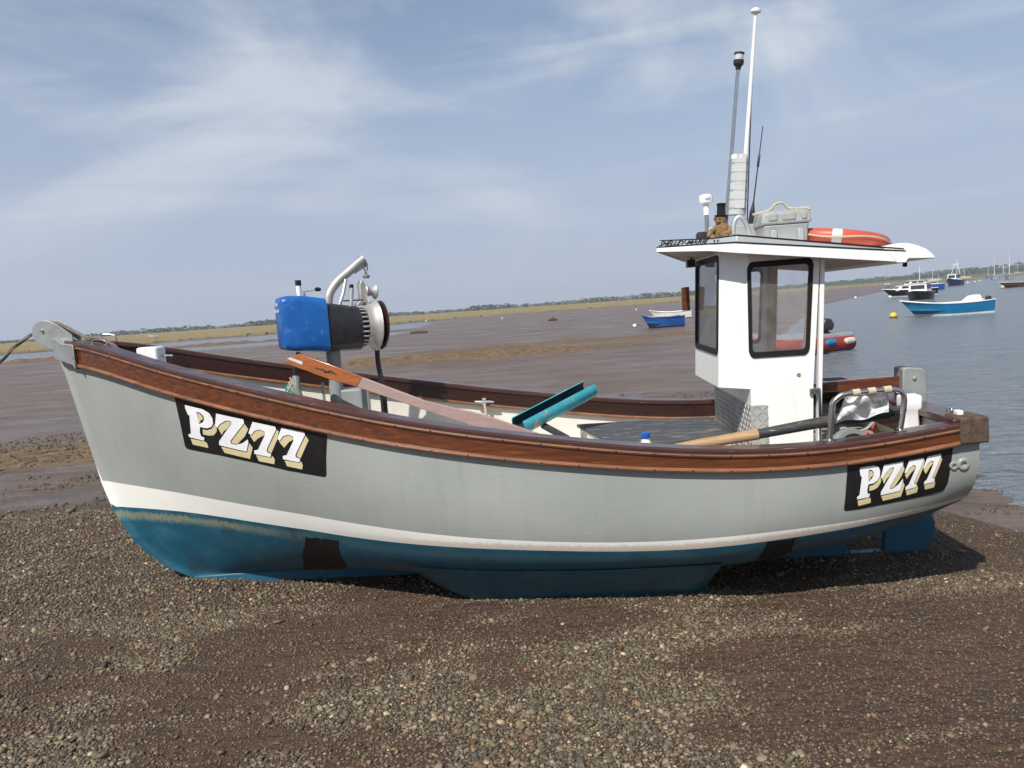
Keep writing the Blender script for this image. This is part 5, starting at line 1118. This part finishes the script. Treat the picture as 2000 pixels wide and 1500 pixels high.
# soft toy with a top hat
ty = inboat('soft_toy', 'small brown furry soft toy in a black top hat sitting on the roof', 'toy')
q = B(1408, 430, -.30); tx_, tt_ = q[0], -.30; hzc = q[2]
m = MB(); m.lathe([(.01, -.115), (.042, -.10), (.05, -.07), (.044, -.035), (.026, -.018)], (tx_, tt_, hzc+.0), (0, 0, 1), 16); m.obj('body', M['fur'], ty)
m = MB(); m.lathe([(.004, -.035), (.022, -.03), (.033, -.012), (.034, .008), (.026, .026), (.008, .034)], (tx_, tt_, hzc), (0, 0, 1), 16); m.lathe([(.016, 0), (.014, .012), (.006, .018)], (tx_-.02, tt_-.022, hzc-.008), (-.6, -.8, 0), 10); hd_ = m.obj('head', M['fur'], ty)
for e in (-1, 1):
    MB().lathe([(.004, -.003), (.006, 0), (.003, .004)], (tx_-.022+e*.010, tt_-.026-e*.006, hzc+.006), (-.6, -.8, 0), 8).obj('eye', M['black'], hd_)
    MB().lathe([(.003, -.005), (.012, 0), (.010, .006)], (tx_+e*.033, tt_, hzc+.010), (e, 0, .2), 10).obj('ear', M['fur'], hd_)
    MB().tube(bez([(tx_+e*.035, tt_-.01, hzc-.045), (tx_+e*.055-.02, tt_-.045, hzc-.075), (tx_-.05+e*.03, tt_-.055, hzc-.095)], 8), .015, 10).obj('arm', M['fur'], ty)
    MB().tube([(tx_+e*.022, tt_-.02, hzc-.10), (tx_-.03+e*.035, tt_-.07, hzc-.104)], .018, 10).obj('leg', M['fur'], ty)
m = MB(); m.lathe([(.040, 0), (.041, .005), (.026, .008), (.024, .05), (.028, .072), (.02, .075)], (tx_+.002, tt_, hzc+.022), (.05, 0, 1), 20); m.obj('top_hat', M['plate'], ty)
# long tapered plank
pk = inboat('plank', 'long tapered plank, varnished orange at the tip and faded mauve beyond, propped across the boat', 'plank')
tpk = lambda x: -.30-.34*(x-555)/525
def pkp(x, y): q = B(x, y, tpk(x)); return tuple(q)
def plankpart(nm, pts, mt):
    m = MB(); m.prism([pkp(*p) for p in pts], (.0, .028, .0)); return m.obj(nm, mt, pk, bevel=.004)
plankpart('varnished_end', [(553, 708), (566, 698), (584, 691), (640, 710), (707, 737), (697, 756), (640, 740)], M['orangewood'])
plankpart('painted_length', [(707.2, 737.1), (830, 783), (950, 812), (1025, 838), (1110, 868), (1075, 876), (962, 846), (858, 811), (697.2, 756.1)], M['mauve'])
m = MB(); m.add([tuple(np.array(pkp(x, y))+np.array([0, -.003, .001])) for x, y in ((561, 701), (567, 698), (592, 707), (590, 713))], [(0, 1, 2, 3)]); m.obj('paper_label', M['reflect'], pk, smooth=0)
for pts in ([(616, 718), (630, 722), (636, 728)], [(628, 720), (640, 727), (652, 728)], [(634, 728), (646, 723), (656, 731)]):
    MB().tube([tuple(np.array(pkp(x, y))+np.array([0, -.003, 0])) for x, y in pts], .0025, 5).obj('ink_mark', M['black'], pk)
# turquoise half pipe
tpz = inboat('cut_pipe', 'turquoise plastic pipe cut open lengthwise, leaning against the far side', 'pipe')
a = Vector(B(1013, 831, -.12)); b = Vector(B(1152, 758, .28)); d = (b-a).normalized(); u = d.cross(Vector((0, 0, 1))).normalized(); w = u.cross(d)
def arc(P, r, a0, a1, n): return [P+u*(r*math.cos(t))+w*(r*math.sin(t)) for t in np.linspace(a0, a1, n)]
ro_, ri_ = .068, .062; a0, a1 = R(30), R(-232)
sec = lambda P: arc(P, ro_, a0, a1, 18)+arc(P, ri_, a1, a0, 18)
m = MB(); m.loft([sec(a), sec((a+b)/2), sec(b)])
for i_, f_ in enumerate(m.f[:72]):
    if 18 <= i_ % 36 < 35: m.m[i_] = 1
m.obj('pipe_shell', [M['turq'], mat('dark pipe inside', (.006, .035, .055), (.01, .05, .07), rough=.6, scale=8)], tpz)  # inner faces of the shell take a much darker blue than the outer
tpz.name = 'cut_pipe'
# oar lying along the near side
oar = inboat('oar', 'long oar with black weathered shaft and leather sleeve lying through the grab rail', 'oar')
to = -.80
p0, p1, p2, p3, p4, p5 = [np.array(B(x, y, to)) for x, y in ((1255, 886), (1480, 848), (1640, 818), (1742, 802), (1752, 800), (1768, 797))]
MB().tube([p0, p0*.5+p1*.5, p1], [.018, .028, .030], 12).obj('bare_loom', M['oak'], oar)
MB().tube([p1-(p1-p0)*.01, p2], [.027, .031], 12).obj('black_shaft', M['blackwood'], oar)
MB().tube([p2, p2*.9+p3*.1, p3*.9+p2*.1, p3], [.032, .041, .043, .036], 14).obj('leather_sleeve', M['leather'], oar)
MB().tube([p3, p4, p5], [.021, .020, .019], 10).obj('handle', M['blackwood'], oar)
# bottle with a blue cap
bo = inboat('bottle', 'small white bottle with a blue cap standing behind the near gunwale', 'bottle')
q = B(1261, 858, -.70); MB().lathe([(.032, -.2), (.034, -.19), (.034, -.03), (.022, -.002), (.020, .008)], (q[0], -.70, q[2]), (0, 0, 1), 16).obj('bottle_body', M['whiteplastic'], bo)
MB().lathe([(.026, .004), (.027, .008), (.026, .030), (.02, .034)], (q[0], -.70, q[2]+.004), (0, 0, 1), 16).obj('cap', M['blue'], bo)
# dark batten on the sole boards
bt_ = inboat('batten', 'short dark weathered batten lying by the turquoise pipe', 'batten')
a = np.array(B(1060, 826, .02)); b = np.array(B(1108, 852, -.30)); m = MB(); n_ = np.array([.014, .02, 0]); up_ = np.array([0, 0, .03]); m.loft([[a-n_-up_, a+n_-up_, a+n_, a-n_], [b-n_-up_, b+n_-up_, b+n_, b-n_]]); m.obj('batten_piece', M['blackwood'], bt_, bevel=.003)
# plastic sheet tied to the rail
sh = inboat('plastic_sheet', 'crumpled white plastic sheet with black lettering tied under the grab rail', 'sheet')
G = []
for i in range(13):
    row = []
    for j in range(9):
        u, v = i/12, j/8; x = 1652+84*u-22*(1-u)*v; y = 770+(-4*u)+58*v*(1-.30*u)+3*math.sin(9*u+3*v)
        q = B(x, y, -.93+.02*v+.030*math.sin(7*u+5*v)+.022*math.sin(13*u-6*v)); row.append(tuple(q))
    G.append(row)
MB().grid(G).obj('sheet_fold', M['sheet'], sh, smooth=60, fixn=False)
def onsheet(x, y): q = B(1703+32*x, 788-5*x-7*y+1, -.985); return tuple(q)
place_text('sheet_lettering', 'Sale 1.1', sh, M['black'], onsheet)
# winch drum and levers aft of the wheelhouse
wi = inboat('capstan', 'grey rimmed drum with a black hub standing low aft of the wheelhouse', 'winch')
q = B(1662, 880, -.45); c = (q[0], -.45, q[2]); MB().lathe([(.10, -.03), (.125, -.03), (.13, 0), (.125, .03), (.10, .03), (.095, 0)], c, (.25, -1, .1), 30).obj('drum_rim', M['greypaint'], wi); MB().lathe([(.03, -.04), (.05, -.02), (.05, .05), (.02, .06)], c, (.25, -1, .1), 18).obj('hub', M['blackplastic'], wi)
MB().tube(bez([B(1640, 838, -.42), B(1650, 836, -.42), B(1668, 842, -.42), B(1690, 838, -.42), B(1706, 822, -.42), B(1712, 806, -.42)], 20), .016, 8, flat=.5).obj('belt', M['greypaint'], wi)
for px, py, lab in ((1706, 830, 'taller coral plastic lever handle leaning beside the capstan'), (1691, 846, 'shorter coral plastic lever handle beside the capstan')):
    lv_ = inboat('lever_handle', lab, 'handle', 'coral lever handles')
    q = np.array(B(px, py, -.35)); MB().tube([q+np.array([.02, 0, -.12]), q+np.array([.012, 0, -.05])], .008, 8).obj('lever_stem', M['blackplastic'], lv_); MB().lathe([(.009, 0), (.016, .012), (.018, .035), (.014, .06), (.006, .068)], q+np.array([.012, 0, -.05]), (-.2, 0, 1), 12).obj('grip', M['pink'], lv_)
# ropes
def rope(name, pts, r, mt, label, cat, n=40, world=False):
    P = bez(pts, n); m = MB()
    for k in range(3):
        path = []; L_acc = 0
        for i, p in enumerate(P):
            if i: L_acc += np.linalg.norm(P[i]-P[i-1])
            T = P[min(i+1, len(P)-1)]-P[max(i-1, 0)]; T = T/np.linalg.norm(T); a = np.cross(T, [0, 0, 1.0]); a = a/max(np.linalg.norm(a), 1e-6); b = np.cross(T, a); q = 2*math.pi*k/3+L_acc/(r*7)
            path.append(p+(a*math.cos(q)+b*math.sin(q))*r*.55)
        m.tube(path, r*.6, 6)
    o = m.obj(name, mt)
    if not world: o.location = (X0, Y0, 0); o.rotation_euler = (0, 0, YAW)
    return tag(o, label, cat)
rr0 = np.array([rc[0]-.03, 0, rc[2]+.01])
rope('mooring_rope', [(q0_[0], q0_[1], q0_[2]) for q0_ in (np.array([.62, -.12, float(zf(.62))-.12]), np.array([.40, -.09, float(zf(.4))+.05]), np.array([.22, -.04, float(zf(.2))+.05]), np.array([.02, 0, rc[2]+.04]), np.array([rc[0], 0, rc[2]+.05]), np.array([rc[0]-.05, 0, rc[2]+.01]), B(30, 676, 0), B(-40, 738, 0), B(-300, 905, 0), B(-520, 985, 0))], .011, M['rope'], 'weathered mooring rope running from the bow roller down to the left', 'rope', 150)
gb = inboat('rope_bundle', 'small bundle of green and pale rope hanging beside the hauler hose', 'rope')
q = np.array(B(568, 768, -.14))
for k in range(7):
    a_ = [q+np.array([.035*math.cos(t+k)+.01*random.random(), .03*math.sin(t*1.0+k*.7), .045*math.sin(t+k*.9)-.01*k+.02]) for t in np.linspace(0, 5.2, 14)]
    MB().tube(a_, .008, 6).obj('rope_turn', M['greenrope'], gb)
for pts in ([(564, 745), (566, 755), (556, 775)], [(566, 737), (571, 748), (562, 758)], [(570, 740), (566, 752), (574, 765)]):
    MB().tube(bez([B(x, y, -.20) for x, y in pts], 8), .006, 6).obj('rope_tail', M['palerope'], gb)
# tan canvas bag forward on the thwart line
cv = inboat('canvas_bag', 'sandy canvas bag showing just above the near gunwale', 'bag'); q = B(822, 822, -.45)
m = MB(); secs = []
for u in np.linspace(0, 1, 9):
    k = math.sin(math.pi*min(max(u, .03), .97))**.5; secs.append([(q[0]-.16+.32*u, -.45+.14*k*math.cos(t), q[2]-.11+.10*k*math.sin(t)*(1+.08*math.sin(7*u))) for t in np.linspace(0, 2*math.pi, 15)[:-1]])
m.loft(secs).obj('bag_body', M['palerope'], cv)

# ------------------------------------------------------------------ craft and buoys on the estuary
BM = {k: mat(k+' boat paint', c, tuple(x*.85 for x in c), rough=.35, scale=2) for k, c in dict(white=(.74, .74, .72), blue=(.01, .17, .36), navy=(.012, .05, .16), black=(.014, .014, .016), brown=(.09, .05, .04), red=(.26, .03, .025), grey=(.24, .25, .25), yellow=(.60, .47, .03), cream=(.55, .50, .40), midblue=(.015, .09, .33), orange=(.5, .1, .03), dark=(.03, .03, .035)).items()}
def craft(name, label, cat, loc, rz, Lc, Bc, Hc, hullc, trimc=None, bottom=None, deck=False, sheer=.25, trans=.75, group=None):
    """hull with its bow towards -x, waterline at z=0"""
    t = tag(empty(name, loc, rz), label, cat, group); G = []; ns = 15
    bb = lambda u: Bc/2*(1-(1-min(u/.55, 1))**2.2)*(1-(1-trans)*max(0, (u-.55)/.45)**1.6)+.012; hh_ = lambda u: Hc*(1+sheer*(1-u/.6)**2 if u < .6 else 1+sheer*.25*((u-.6)/.4)**2)
    rows = [1, .66, .36, .22, .1, 0]
    for sd in (-1, 1):
        G = []
        for i in range(ns):
            u = i/(ns-1); x0 = -Lc/2+u*Lc; r_ = []
            for w in rows:
                z = hh_(u)*w-.14*Hc*(1-w)**3; rake = (1-w)*.16*Lc*(1-u)**3*1.2; f = (.25+.75*w**.6)+(.5*min(1, max(0, (u-.08)/.3)))*(1-w**.6)
                r_.append((x0+rake, sd*bb(u)*f, z))
            G.append(r_)
        m_ = MB(); a, b = len(G), len(G[0]); m_.v = [p for r in G for p in r]
        for i in range(a-1):
            for j in range(b-1): m_.f.append((i*b+j, i*b+j+1, (i+1)*b+j+1, (i+1)*b+j)); m_.m.append(0 if j < 3 else 1)
        if sd < 0: base = m_
        else:
            o = len(base.v); base.v += m_.v; base.f += [tuple(k+o for k in f) for f in m_.f]; base.m += m_.m
            nb_ = a*b; last = (a-1)*b; base.f.append(tuple([last+j for j in range(b)]+[o+last+j for j in range(b-1, -1, -1)])); base.m.append(0)
            for i in range(a-1): base.f.append((i*b+b-1, (i+1)*b+b-1, o+(i+1)*b+b-1, o+i*b+b-1)); base.m.append(1)
    base.obj('hull', [BM[hullc], BM[bottom or hullc]], t, smooth=50, fixn=False)
    for sd in (-1, 1):
        MB().tube([(-Lc/2+u*Lc, sd*bb(u), hh_(u)) for u in np.linspace(0, 1, 15)], Hc*.055, 6).obj('gunwale', BM[trimc or hullc], t)
    zi = .0
    G = [[(-Lc/2+u*Lc, v*bb(u)*.92, hh_(u)*(.97 if deck else .45)+(.03*(1-v*v) if deck else 0)) for v in (-1, -.4, .4, 1)] for u in np.linspace(.06, .985, 9)]
    MB().grid(G).obj('deck' if deck else 'floor', BM['white' if deck else 'cream'], t, fixn=False)
    if not deck:
        for u in (.3, .58, .85): m_ = MB(); m_.box((-Lc/2+u*Lc, 0, hh_(u)*.78), (Lc*.06, 2*bb(u)*(.62 if u < .4 else .86), Hc*.06)); m_.obj('thwart', BM['cream'], t)
    return t
def cabin(t, x0, x1, w, z0, z1, col='white', rake=.12, wins=2, roofc=None):
    m_ = MB(); m_.loft([[(x0, -w/2, z0), (x1, -w/2, z0), (x1, w/2, z0), (x0, w/2, z0)], [(x0+rake, -w*.45, z1), (x1-.03, -w*.45, z1), (x1-.03, w*.45, z1), (x0+rake, w*.45, z1)]]); c = m_.obj('cabin', BM[col], t, bevel=.02)
    m_ = MB(); m_.box(((x0+rake+x1)/2, 0, z1+.025), (x1-x0-rake+.16, w*.98, .05)); m_.obj('roof', BM[roofc or col], c, bevel=.015)
    for k in range(wins):
        for sd in (-1, 1):
            xa = x0+rake+.08+(x1-x0-rake-.1)*k/wins; xb = xa+(x1-x0-rake-.1)/wins-.10; zz0, zz1 = z0+(z1-z0)*.42, z0+(z1-z0)*.85; yy = sd*w*.475
            m_ = MB(); m_.box(((xa+xb)/2, yy, (zz0+zz1)/2), (xb-xa, .03, zz1-zz0)); m_.obj('window', BM['dark'], c)
    m_ = MB(); m_.box((x0+rake*.62-.012, 0, z0+(z1-z0)*.63), (.03, w*.72, (z1-z0)*.40), ry=math.atan2(rake, z1-z0)); m_.obj('windscreen', BM['dark'], c)
    return c
def outboard(t, x, z, s=1., mt='dark'):
    m_ = MB(); m_.loft([[(x-.02*s, -.09*s, z+.1*s), (x+.2*s, -.09*s, z+.1*s), (x+.2*s, .09*s, z+.1*s), (x-.02*s, .09*s, z+.1*s)], [(x-.06*s, -.11*s, z+.24*s), (x+.24*s, -.11*s, z+.22*s), (x+.24*s, .11*s, z+.22*s), (x-.06*s, .11*s, z+.24*s)], [(x, -.08*s, z+.38*s), (x+.18*s, -.08*s, z+.36*s), (x+.18*s, .08*s, z+.36*s), (x, .08*s, z+.38*s)]]); o = m_.obj('outboard_motor', BM[mt], t, bevel=.03*s)
    m_ = MB(); m_.box((x+.08*s, 0, z-.1*s), (.10*s, .07*s, .45*s)); m_.obj('motor_leg', BM[mt], o, bevel=.01)
def wpos(px, py, z=ZW): p = WZ(px, py, z); return (float(p[0]), float(p[1]), z)
def gpos(px, py):
    z = ZW+.1
    for _ in range(6): p = WZ(px, py, z); z = float(terrain(np.array([p[0]]), np.array([p[1]]))[0][0])
    return (float(p[0]), float(p[1]), z)
# blue open boat
P = wpos(1846, 616); t = craft('open_boat', 'bright blue open boat with white gunwale afloat by the yellow buoy', 'boat', P, -.09, 4.45, 1.7, .62, 'blue', 'white', 'white', sheer=.45, trans=.6)
outboard(t, 2.05, .5, 1.0)
m_ = MB(); m_.loft([[(.75, -.4, .52), (1.75, -.4, .56), (1.75, .4, .56), (.75, .4, .52)], [(1.25, -.34, .93), (1.6, -.36, .98), (1.6, .36, .98), (1.25, .34, .93)]]); m_.obj('engine_cover', BM['white'], t, bevel=.06)
def buoy(px, py, r_px, colr, label, ground=False, stick=False):
    Pb = gpos(px, py) if ground else wpos(px, py); d = Pb[1]; r = r_px*d/F
    t = tag(empty('mooring_buoy', Pb), label, 'buoy', 'mooring buoys'); z0 = r*.55 if not ground else r*.9
    m_ = MB(); m_.lathe([(r*math.sin(a), z0-r*math.cos(a)) for a in np.linspace(.15, math.pi-.15, 12)], (0, 0, 0), (0, 0, 1), 18); m_.obj('float', BM[colr], t)
    m_ = MB(); m_.lathe([(r*.16, z0+r*.92), (r*.16, z0+r*1.15), (r*.05, z0+r*1.2)], (0, 0, 0), (0, 0, 1), 10); e_ = m_.obj('eye', BM['dark'], t)
    if not ground: m_ = MB(); m_.lathe([(r*.9, -.02), (r*1.01, z0*.55)], (0, 0, 0), (0, 0, 1), 18); m_.obj('weed_band', BM['dark'], t)
    if stick: m_ = MB(); m_.tube([(r*.6, 0, z0+.1*r), (r*2.4, .1*r, z0+.7*r)], r*.16, 8); m_.obj('spar', BM['dark'], t)
    return t
buoy(1745, 621, 7.3, 'yellow', 'yellow mooring buoy ahead of the blue open boat')
buoy(1738.5, 582, 3.2, 'white', 'white mooring buoy under the bow of the black and white cruiser')
buoy(1989-31, 563, 3.5, 'cream', 'cream mooring buoy at the bow of the brown boat')
buoy(1240, 640, 4.0, 'white', 'white mooring buoy with a spar on the mud beside the blue dinghy', True, True)
buoy(1671, 583, 2.6, 'white', 'white mooring buoy on open water left of the black launch')
buoy(1890, 553.5, 1.8, 'white', 'white mooring buoy just astern of the navy fishing vessel')
buoy(1904, 551.5, 1.5, 'white', 'middle white buoy of the row right of the navy fishing vessel')
buoy(1913, 549, 1.5, 'white', 'far white buoy of the row right of the navy fishing vessel')
buoy(754, 646.5, 1.8, 'white', 'small white buoy on the mud just right of the pot hauler', True)
for px, py, lb_ in ((16, 702, 'small white buoy in the channel at the far left edge below the mooring rope'), (76, 692, 'small white buoy in the channel behind the bow roller'), (342, 671.5, 'small white buoy in the channel behind the white samson post'), (482, 660, 'small white buoy in the channel left of the blue hauler hood'), (832, 628.5, 'small white buoy far out on the mud, just right of the hauler block'), (981, 623, 'small white buoy on the far mud in the middle of the view'), (1243, 606, 'small white buoy on the far mud above the blue dinghy')):
    buoy(px, py, 1.6, 'white', lb_, True)
# black launch, cruiser and others
P = wpos(1797, 588); t = craft('motor_launch', 'black hulled launch with a square white cabin, bow turned towards the shore', 'boat', P, .9, 5.2, 2.0, .78, 'black', 'black', 'white', deck=True, sheer=.2); cabin(t, -1.0, 1.1, 1.5, .70, 1.55, wins=2); outboard(t, 2.5, .5, .9)
P = wpos(1775, 579); t = craft('motor_cruiser', 'white motor cruiser with a black topside band and flying bridge behind the black launch', 'boat', P, -.10, 5.8, 2.1, .78, 'black', 'white', 'white', deck=True, sheer=.3); cabin(t, -1.7, 1.4, 1.6, .72, 1.28, wins=3, rake=.6); cabin(t, -.3, 1.5, 1.4, 1.28, 1.75, wins=2, rake=.3); m_ = MB(); m_.tube([(1.2, 0, 1.7), (1.25, 0, 3.4)], .03, 6); m_.obj('mast', BM['white'], t)
P = wpos(1820, 567); t = craft('launch', 'small white boat with a blue lower hull behind the black launch', 'boat', P, .1, 3.6, 1.5, .95, 'midblue', 'white', 'midblue', deck=True, sheer=.1); cabin(t, -.9, .6, 1.2, .9, 1.35, wins=1)
P = wpos(1864, 558); t = craft('fishing_vessel', 'navy fishing vessel with a white wheelhouse and gantry farther out on the water', 'boat', P, .75, 6.6, 2.5, 1.05, 'navy', 'navy', 'red', deck=True, sheer=.45); cabin(t, -1.6, 1.2, 1.7, 1.0, 2.35, wins=2)
for sd in (-1, 1): m_ = MB(); m_.tube([(.9, sd*.8, 2.3), (1.0, sd*.25, 4.3)], .05, 6); m_.obj('gantry_leg', BM['white'], t)
m_ = MB(); m_.box((1.0, 0, 4.3), (.3, 1.0, .12)); m_.obj('gantry_top', BM['white'], t); m_ = MB(); m_.tube([(1.6, 0, 1.0), (1.6, 0, 5.2)], .04, 6); m_.obj('mast', BM['white'], t)
P = wpos(1990, 560.5); t = craft('workboat', 'dark brown open boat at the right edge beside the cream buoy', 'boat', P, -.05, 5.0, 1.7, .62, 'brown', 'cream', 'brown', sheer=.2)
P = gpos(1733, 561.5); t = craft('day_boat', 'small white day boat aground on the far mud left of the cruiser', 'boat', P, 1.1, 3.4, 1.6, .7, 'white', 'white', 'dark', deck=True, sheer=.2); cabin(t, -.8, .5, 1.2, .68, 1.1, wins=2); m_ = MB(); m_.tube([(-.2, 0, .7), (-.2, 0, 6.5)], .03, 6); m_.obj('mast', BM['grey'], t)
def yacht(px, py, top, rz, label, Ly=6.5, two=False):
    P = wpos(px, py); d = P[1]; hm_ = (py-top)*d/F
    t = craft('sailing_yacht', label, 'yacht', P, rz, Ly, 2.3, 1.15, 'white', 'white', 'white', deck=True, sheer=.25, trans=.55, group='moored sailing yachts'); cabin(t, -1.0, 1.1, 1.3, .93, 1.35, wins=2, rake=.3)
    m_ = MB(); m_.tube([(-.4, 0, .9), (-.4, 0, hm_)], [.07, .05], 6); m_.obj('mast', BM['white'], t)
    if two: m_ = MB(); m_.tube([(2.3, 0, .9), (2.3, 0, hm_*.62)], [.06, .04], 6); m_.obj('mizzen_mast', BM['white'], t)
    m_ = MB(); m_.tube([(-.35, 0, 1.75), (2.2, 0, 1.65)], .13, 8); m_.obj('furled_sail', BM['navy'], t)
    for a_ in ((-Ly/2+.1, 1.1), (Ly/2-.1, 1.0)): m_ = MB(); m_.tube([(a_[0], 0, a_[1]), (-.4, 0, hm_-.1)], .015, 4); m_.obj('stay', BM['grey'], t)
    return t
yacht(1930, 544.5, 514, 1.0, 'leftmost white yacht of the moored cluster at right')
yacht(1943, 546.5, 505, .8, 'white yacht second from the left in the moored cluster, tall mast')
yacht(1959, 543.5, 513, 1.2, 'white yacht third from the left in the moored cluster')
yacht(1972, 545.5, 490, .9, 'white yacht with the tallest mast in the moored cluster')
yacht(1989, 536.5, 517, .3, 'farthest right small white yacht below the wooded hill')
yacht(1823, 550.5, 525, .15, 'white two masted yacht moored behind the black launch', two=True)
yacht(1885, 545.5, 522, .2, 'white yacht moored just beyond the navy fishing vessel', 5.5)
# inflatable dinghy with an outboard
P = wpos(1556, 693); rib = tag(empty('inflatable_dinghy', P, .35), 'red and grey inflatable dinghy with blue and white fenders and a black outboard', 'dinghy')
path = bez([(1.5, -.55, .28), (.4, -.58, .28), (-.7, -.55, .30), (-1.35, -.3, .40), (-1.5, 0, .44), (-1.35, .3, .40), (-.7, .55, .30), (.4, .58, .28), (1.5, .55, .28)], 40)
MB().tube(path, [.24]*(len(path)-1)+[.12], 14).obj('tube', BM['red'], rib); MB().tube([p+np.array([0, 0, .17]) for p in path], .14, 10).obj('tube_top', BM['grey'], rib)
m_ = MB(); m_.box((0, 0, .2), (2.6, .8, .06)); m_.obj('floorboard', BM['grey'], rib); m_ = MB(); m_.box((1.25, 0, .38), (.06, .8, .42)); m_.obj('transom', BM['grey'], rib); outboard(rib, 1.0, .50, 1.35)
m_ = MB(); m_.box((-.1, 0, .45), (.22, .9, .05)); m_.obj('thwart', BM['cream'], rib)
for x, c in ((.55, 'blue'), (1.25, 'cream'), (-.3, 'blue')): m_ = MB(); m_.lathe([(.02, -.2), (.09, -.14), (.1, 0), (.09, .14), (.02, .2)], (x, -.79, .34), (1, 0, .05), 14); m_.obj('fender', BM[c], rib)
# dinghies on the mud
P = gpos(1294, 639.5); t = craft('rowing_dinghy', 'dark blue rowing dinghy with a pale inside resting on the mud', 'dinghy', P, .12, 2.5, 1.2, .58, 'midblue', 'navy', 'dark', sheer=.35)
P = gpos(1309, 624); t = craft('clinker_dinghy', 'white clinker dinghy with an outboard resting behind the blue dinghy', 'dinghy', P, -.06, 3.2, 1.3, .60, 'white', 'white', 'dark', sheer=.35); outboard(t, 1.45, .45, .9)
# marsh and mud oddments
P = gpos(299, 660); t = craft('upturned_skiff', 'pale hull lying on the marsh grass above the white samson post', 'dinghy', (P[0], P[1], P[2]), .3, 2.3, 1.0, .5, 'cream', 'white', 'dark', sheer=.3)
P = gpos(817, 651.5); m_ = MB(); m_.tube([(-.75, 0, .1), (-.2, .05, .16), (.4, 0, .13), (.85, -.05, .12)], [.09, .13, .12, .1], 8); m_.tube([(.3, 0, .15), (.45, .1, .32)], [.06, .03], 6); lg = m_.obj('driftwood_log', M['weathered']); lg.location = P; tag(lg, 'dark driftwood log lying on the mud right of the hauler', 'log')
P = gpos(1080, 626.5); m_ = MB(); m_.tube([(-.5, 0, .12), (0, 0, .2), (.5, 0, .1)], [.12, .18, .1], 8); m_.tube([(0, 0, .2), (.1, 0, .5)], [.08, .05], 6); lg = m_.obj('driftwood_stump', M['weathered']); lg.location = P; tag(lg, 'dark stump of driftwood far out on the mud in mid view', 'log')
P = gpos(537, 634.5); m_ = MB(); m_.box((0, 0, .45), (.22, .12, 1.1)); m_.box((0, 0, 1.02), (.28, .16, .06)); mk = m_.obj('marker_post', BM['white'], bevel=.02); mk.location = P; tag(mk, 'white marker post on the marsh edge left of the hauler hood', 'post')

# ------------------------------------------------------------------ the air over the estuary
m = MB(); m.box((0, 640, 13.5), (3000, 1400, 31)); hzo = m.obj('haze', [], None, smooth=0)
hm_ = bpy.data.materials.new('estuary haze'); hm_.use_nodes = True; nt = hm_.node_tree; nt.nodes.clear(); o_ = N(nt, 'ShaderNodeOutputMaterial'); pv = N(nt, 'ShaderNodeVolumePrincipled')
pv.inputs['Color'].default_value = (.86, .92, 1.0, 1); pv.inputs['Density'].default_value = .00030; pv.inputs['Anisotropy'].default_value = .2; nt.links.new(pv.outputs[0], o_.inputs['Volume']); hzo.data.materials.append(hm_)
tag(hzo, 'thin pale haze over the estuary', 'haze', kind='stuff')
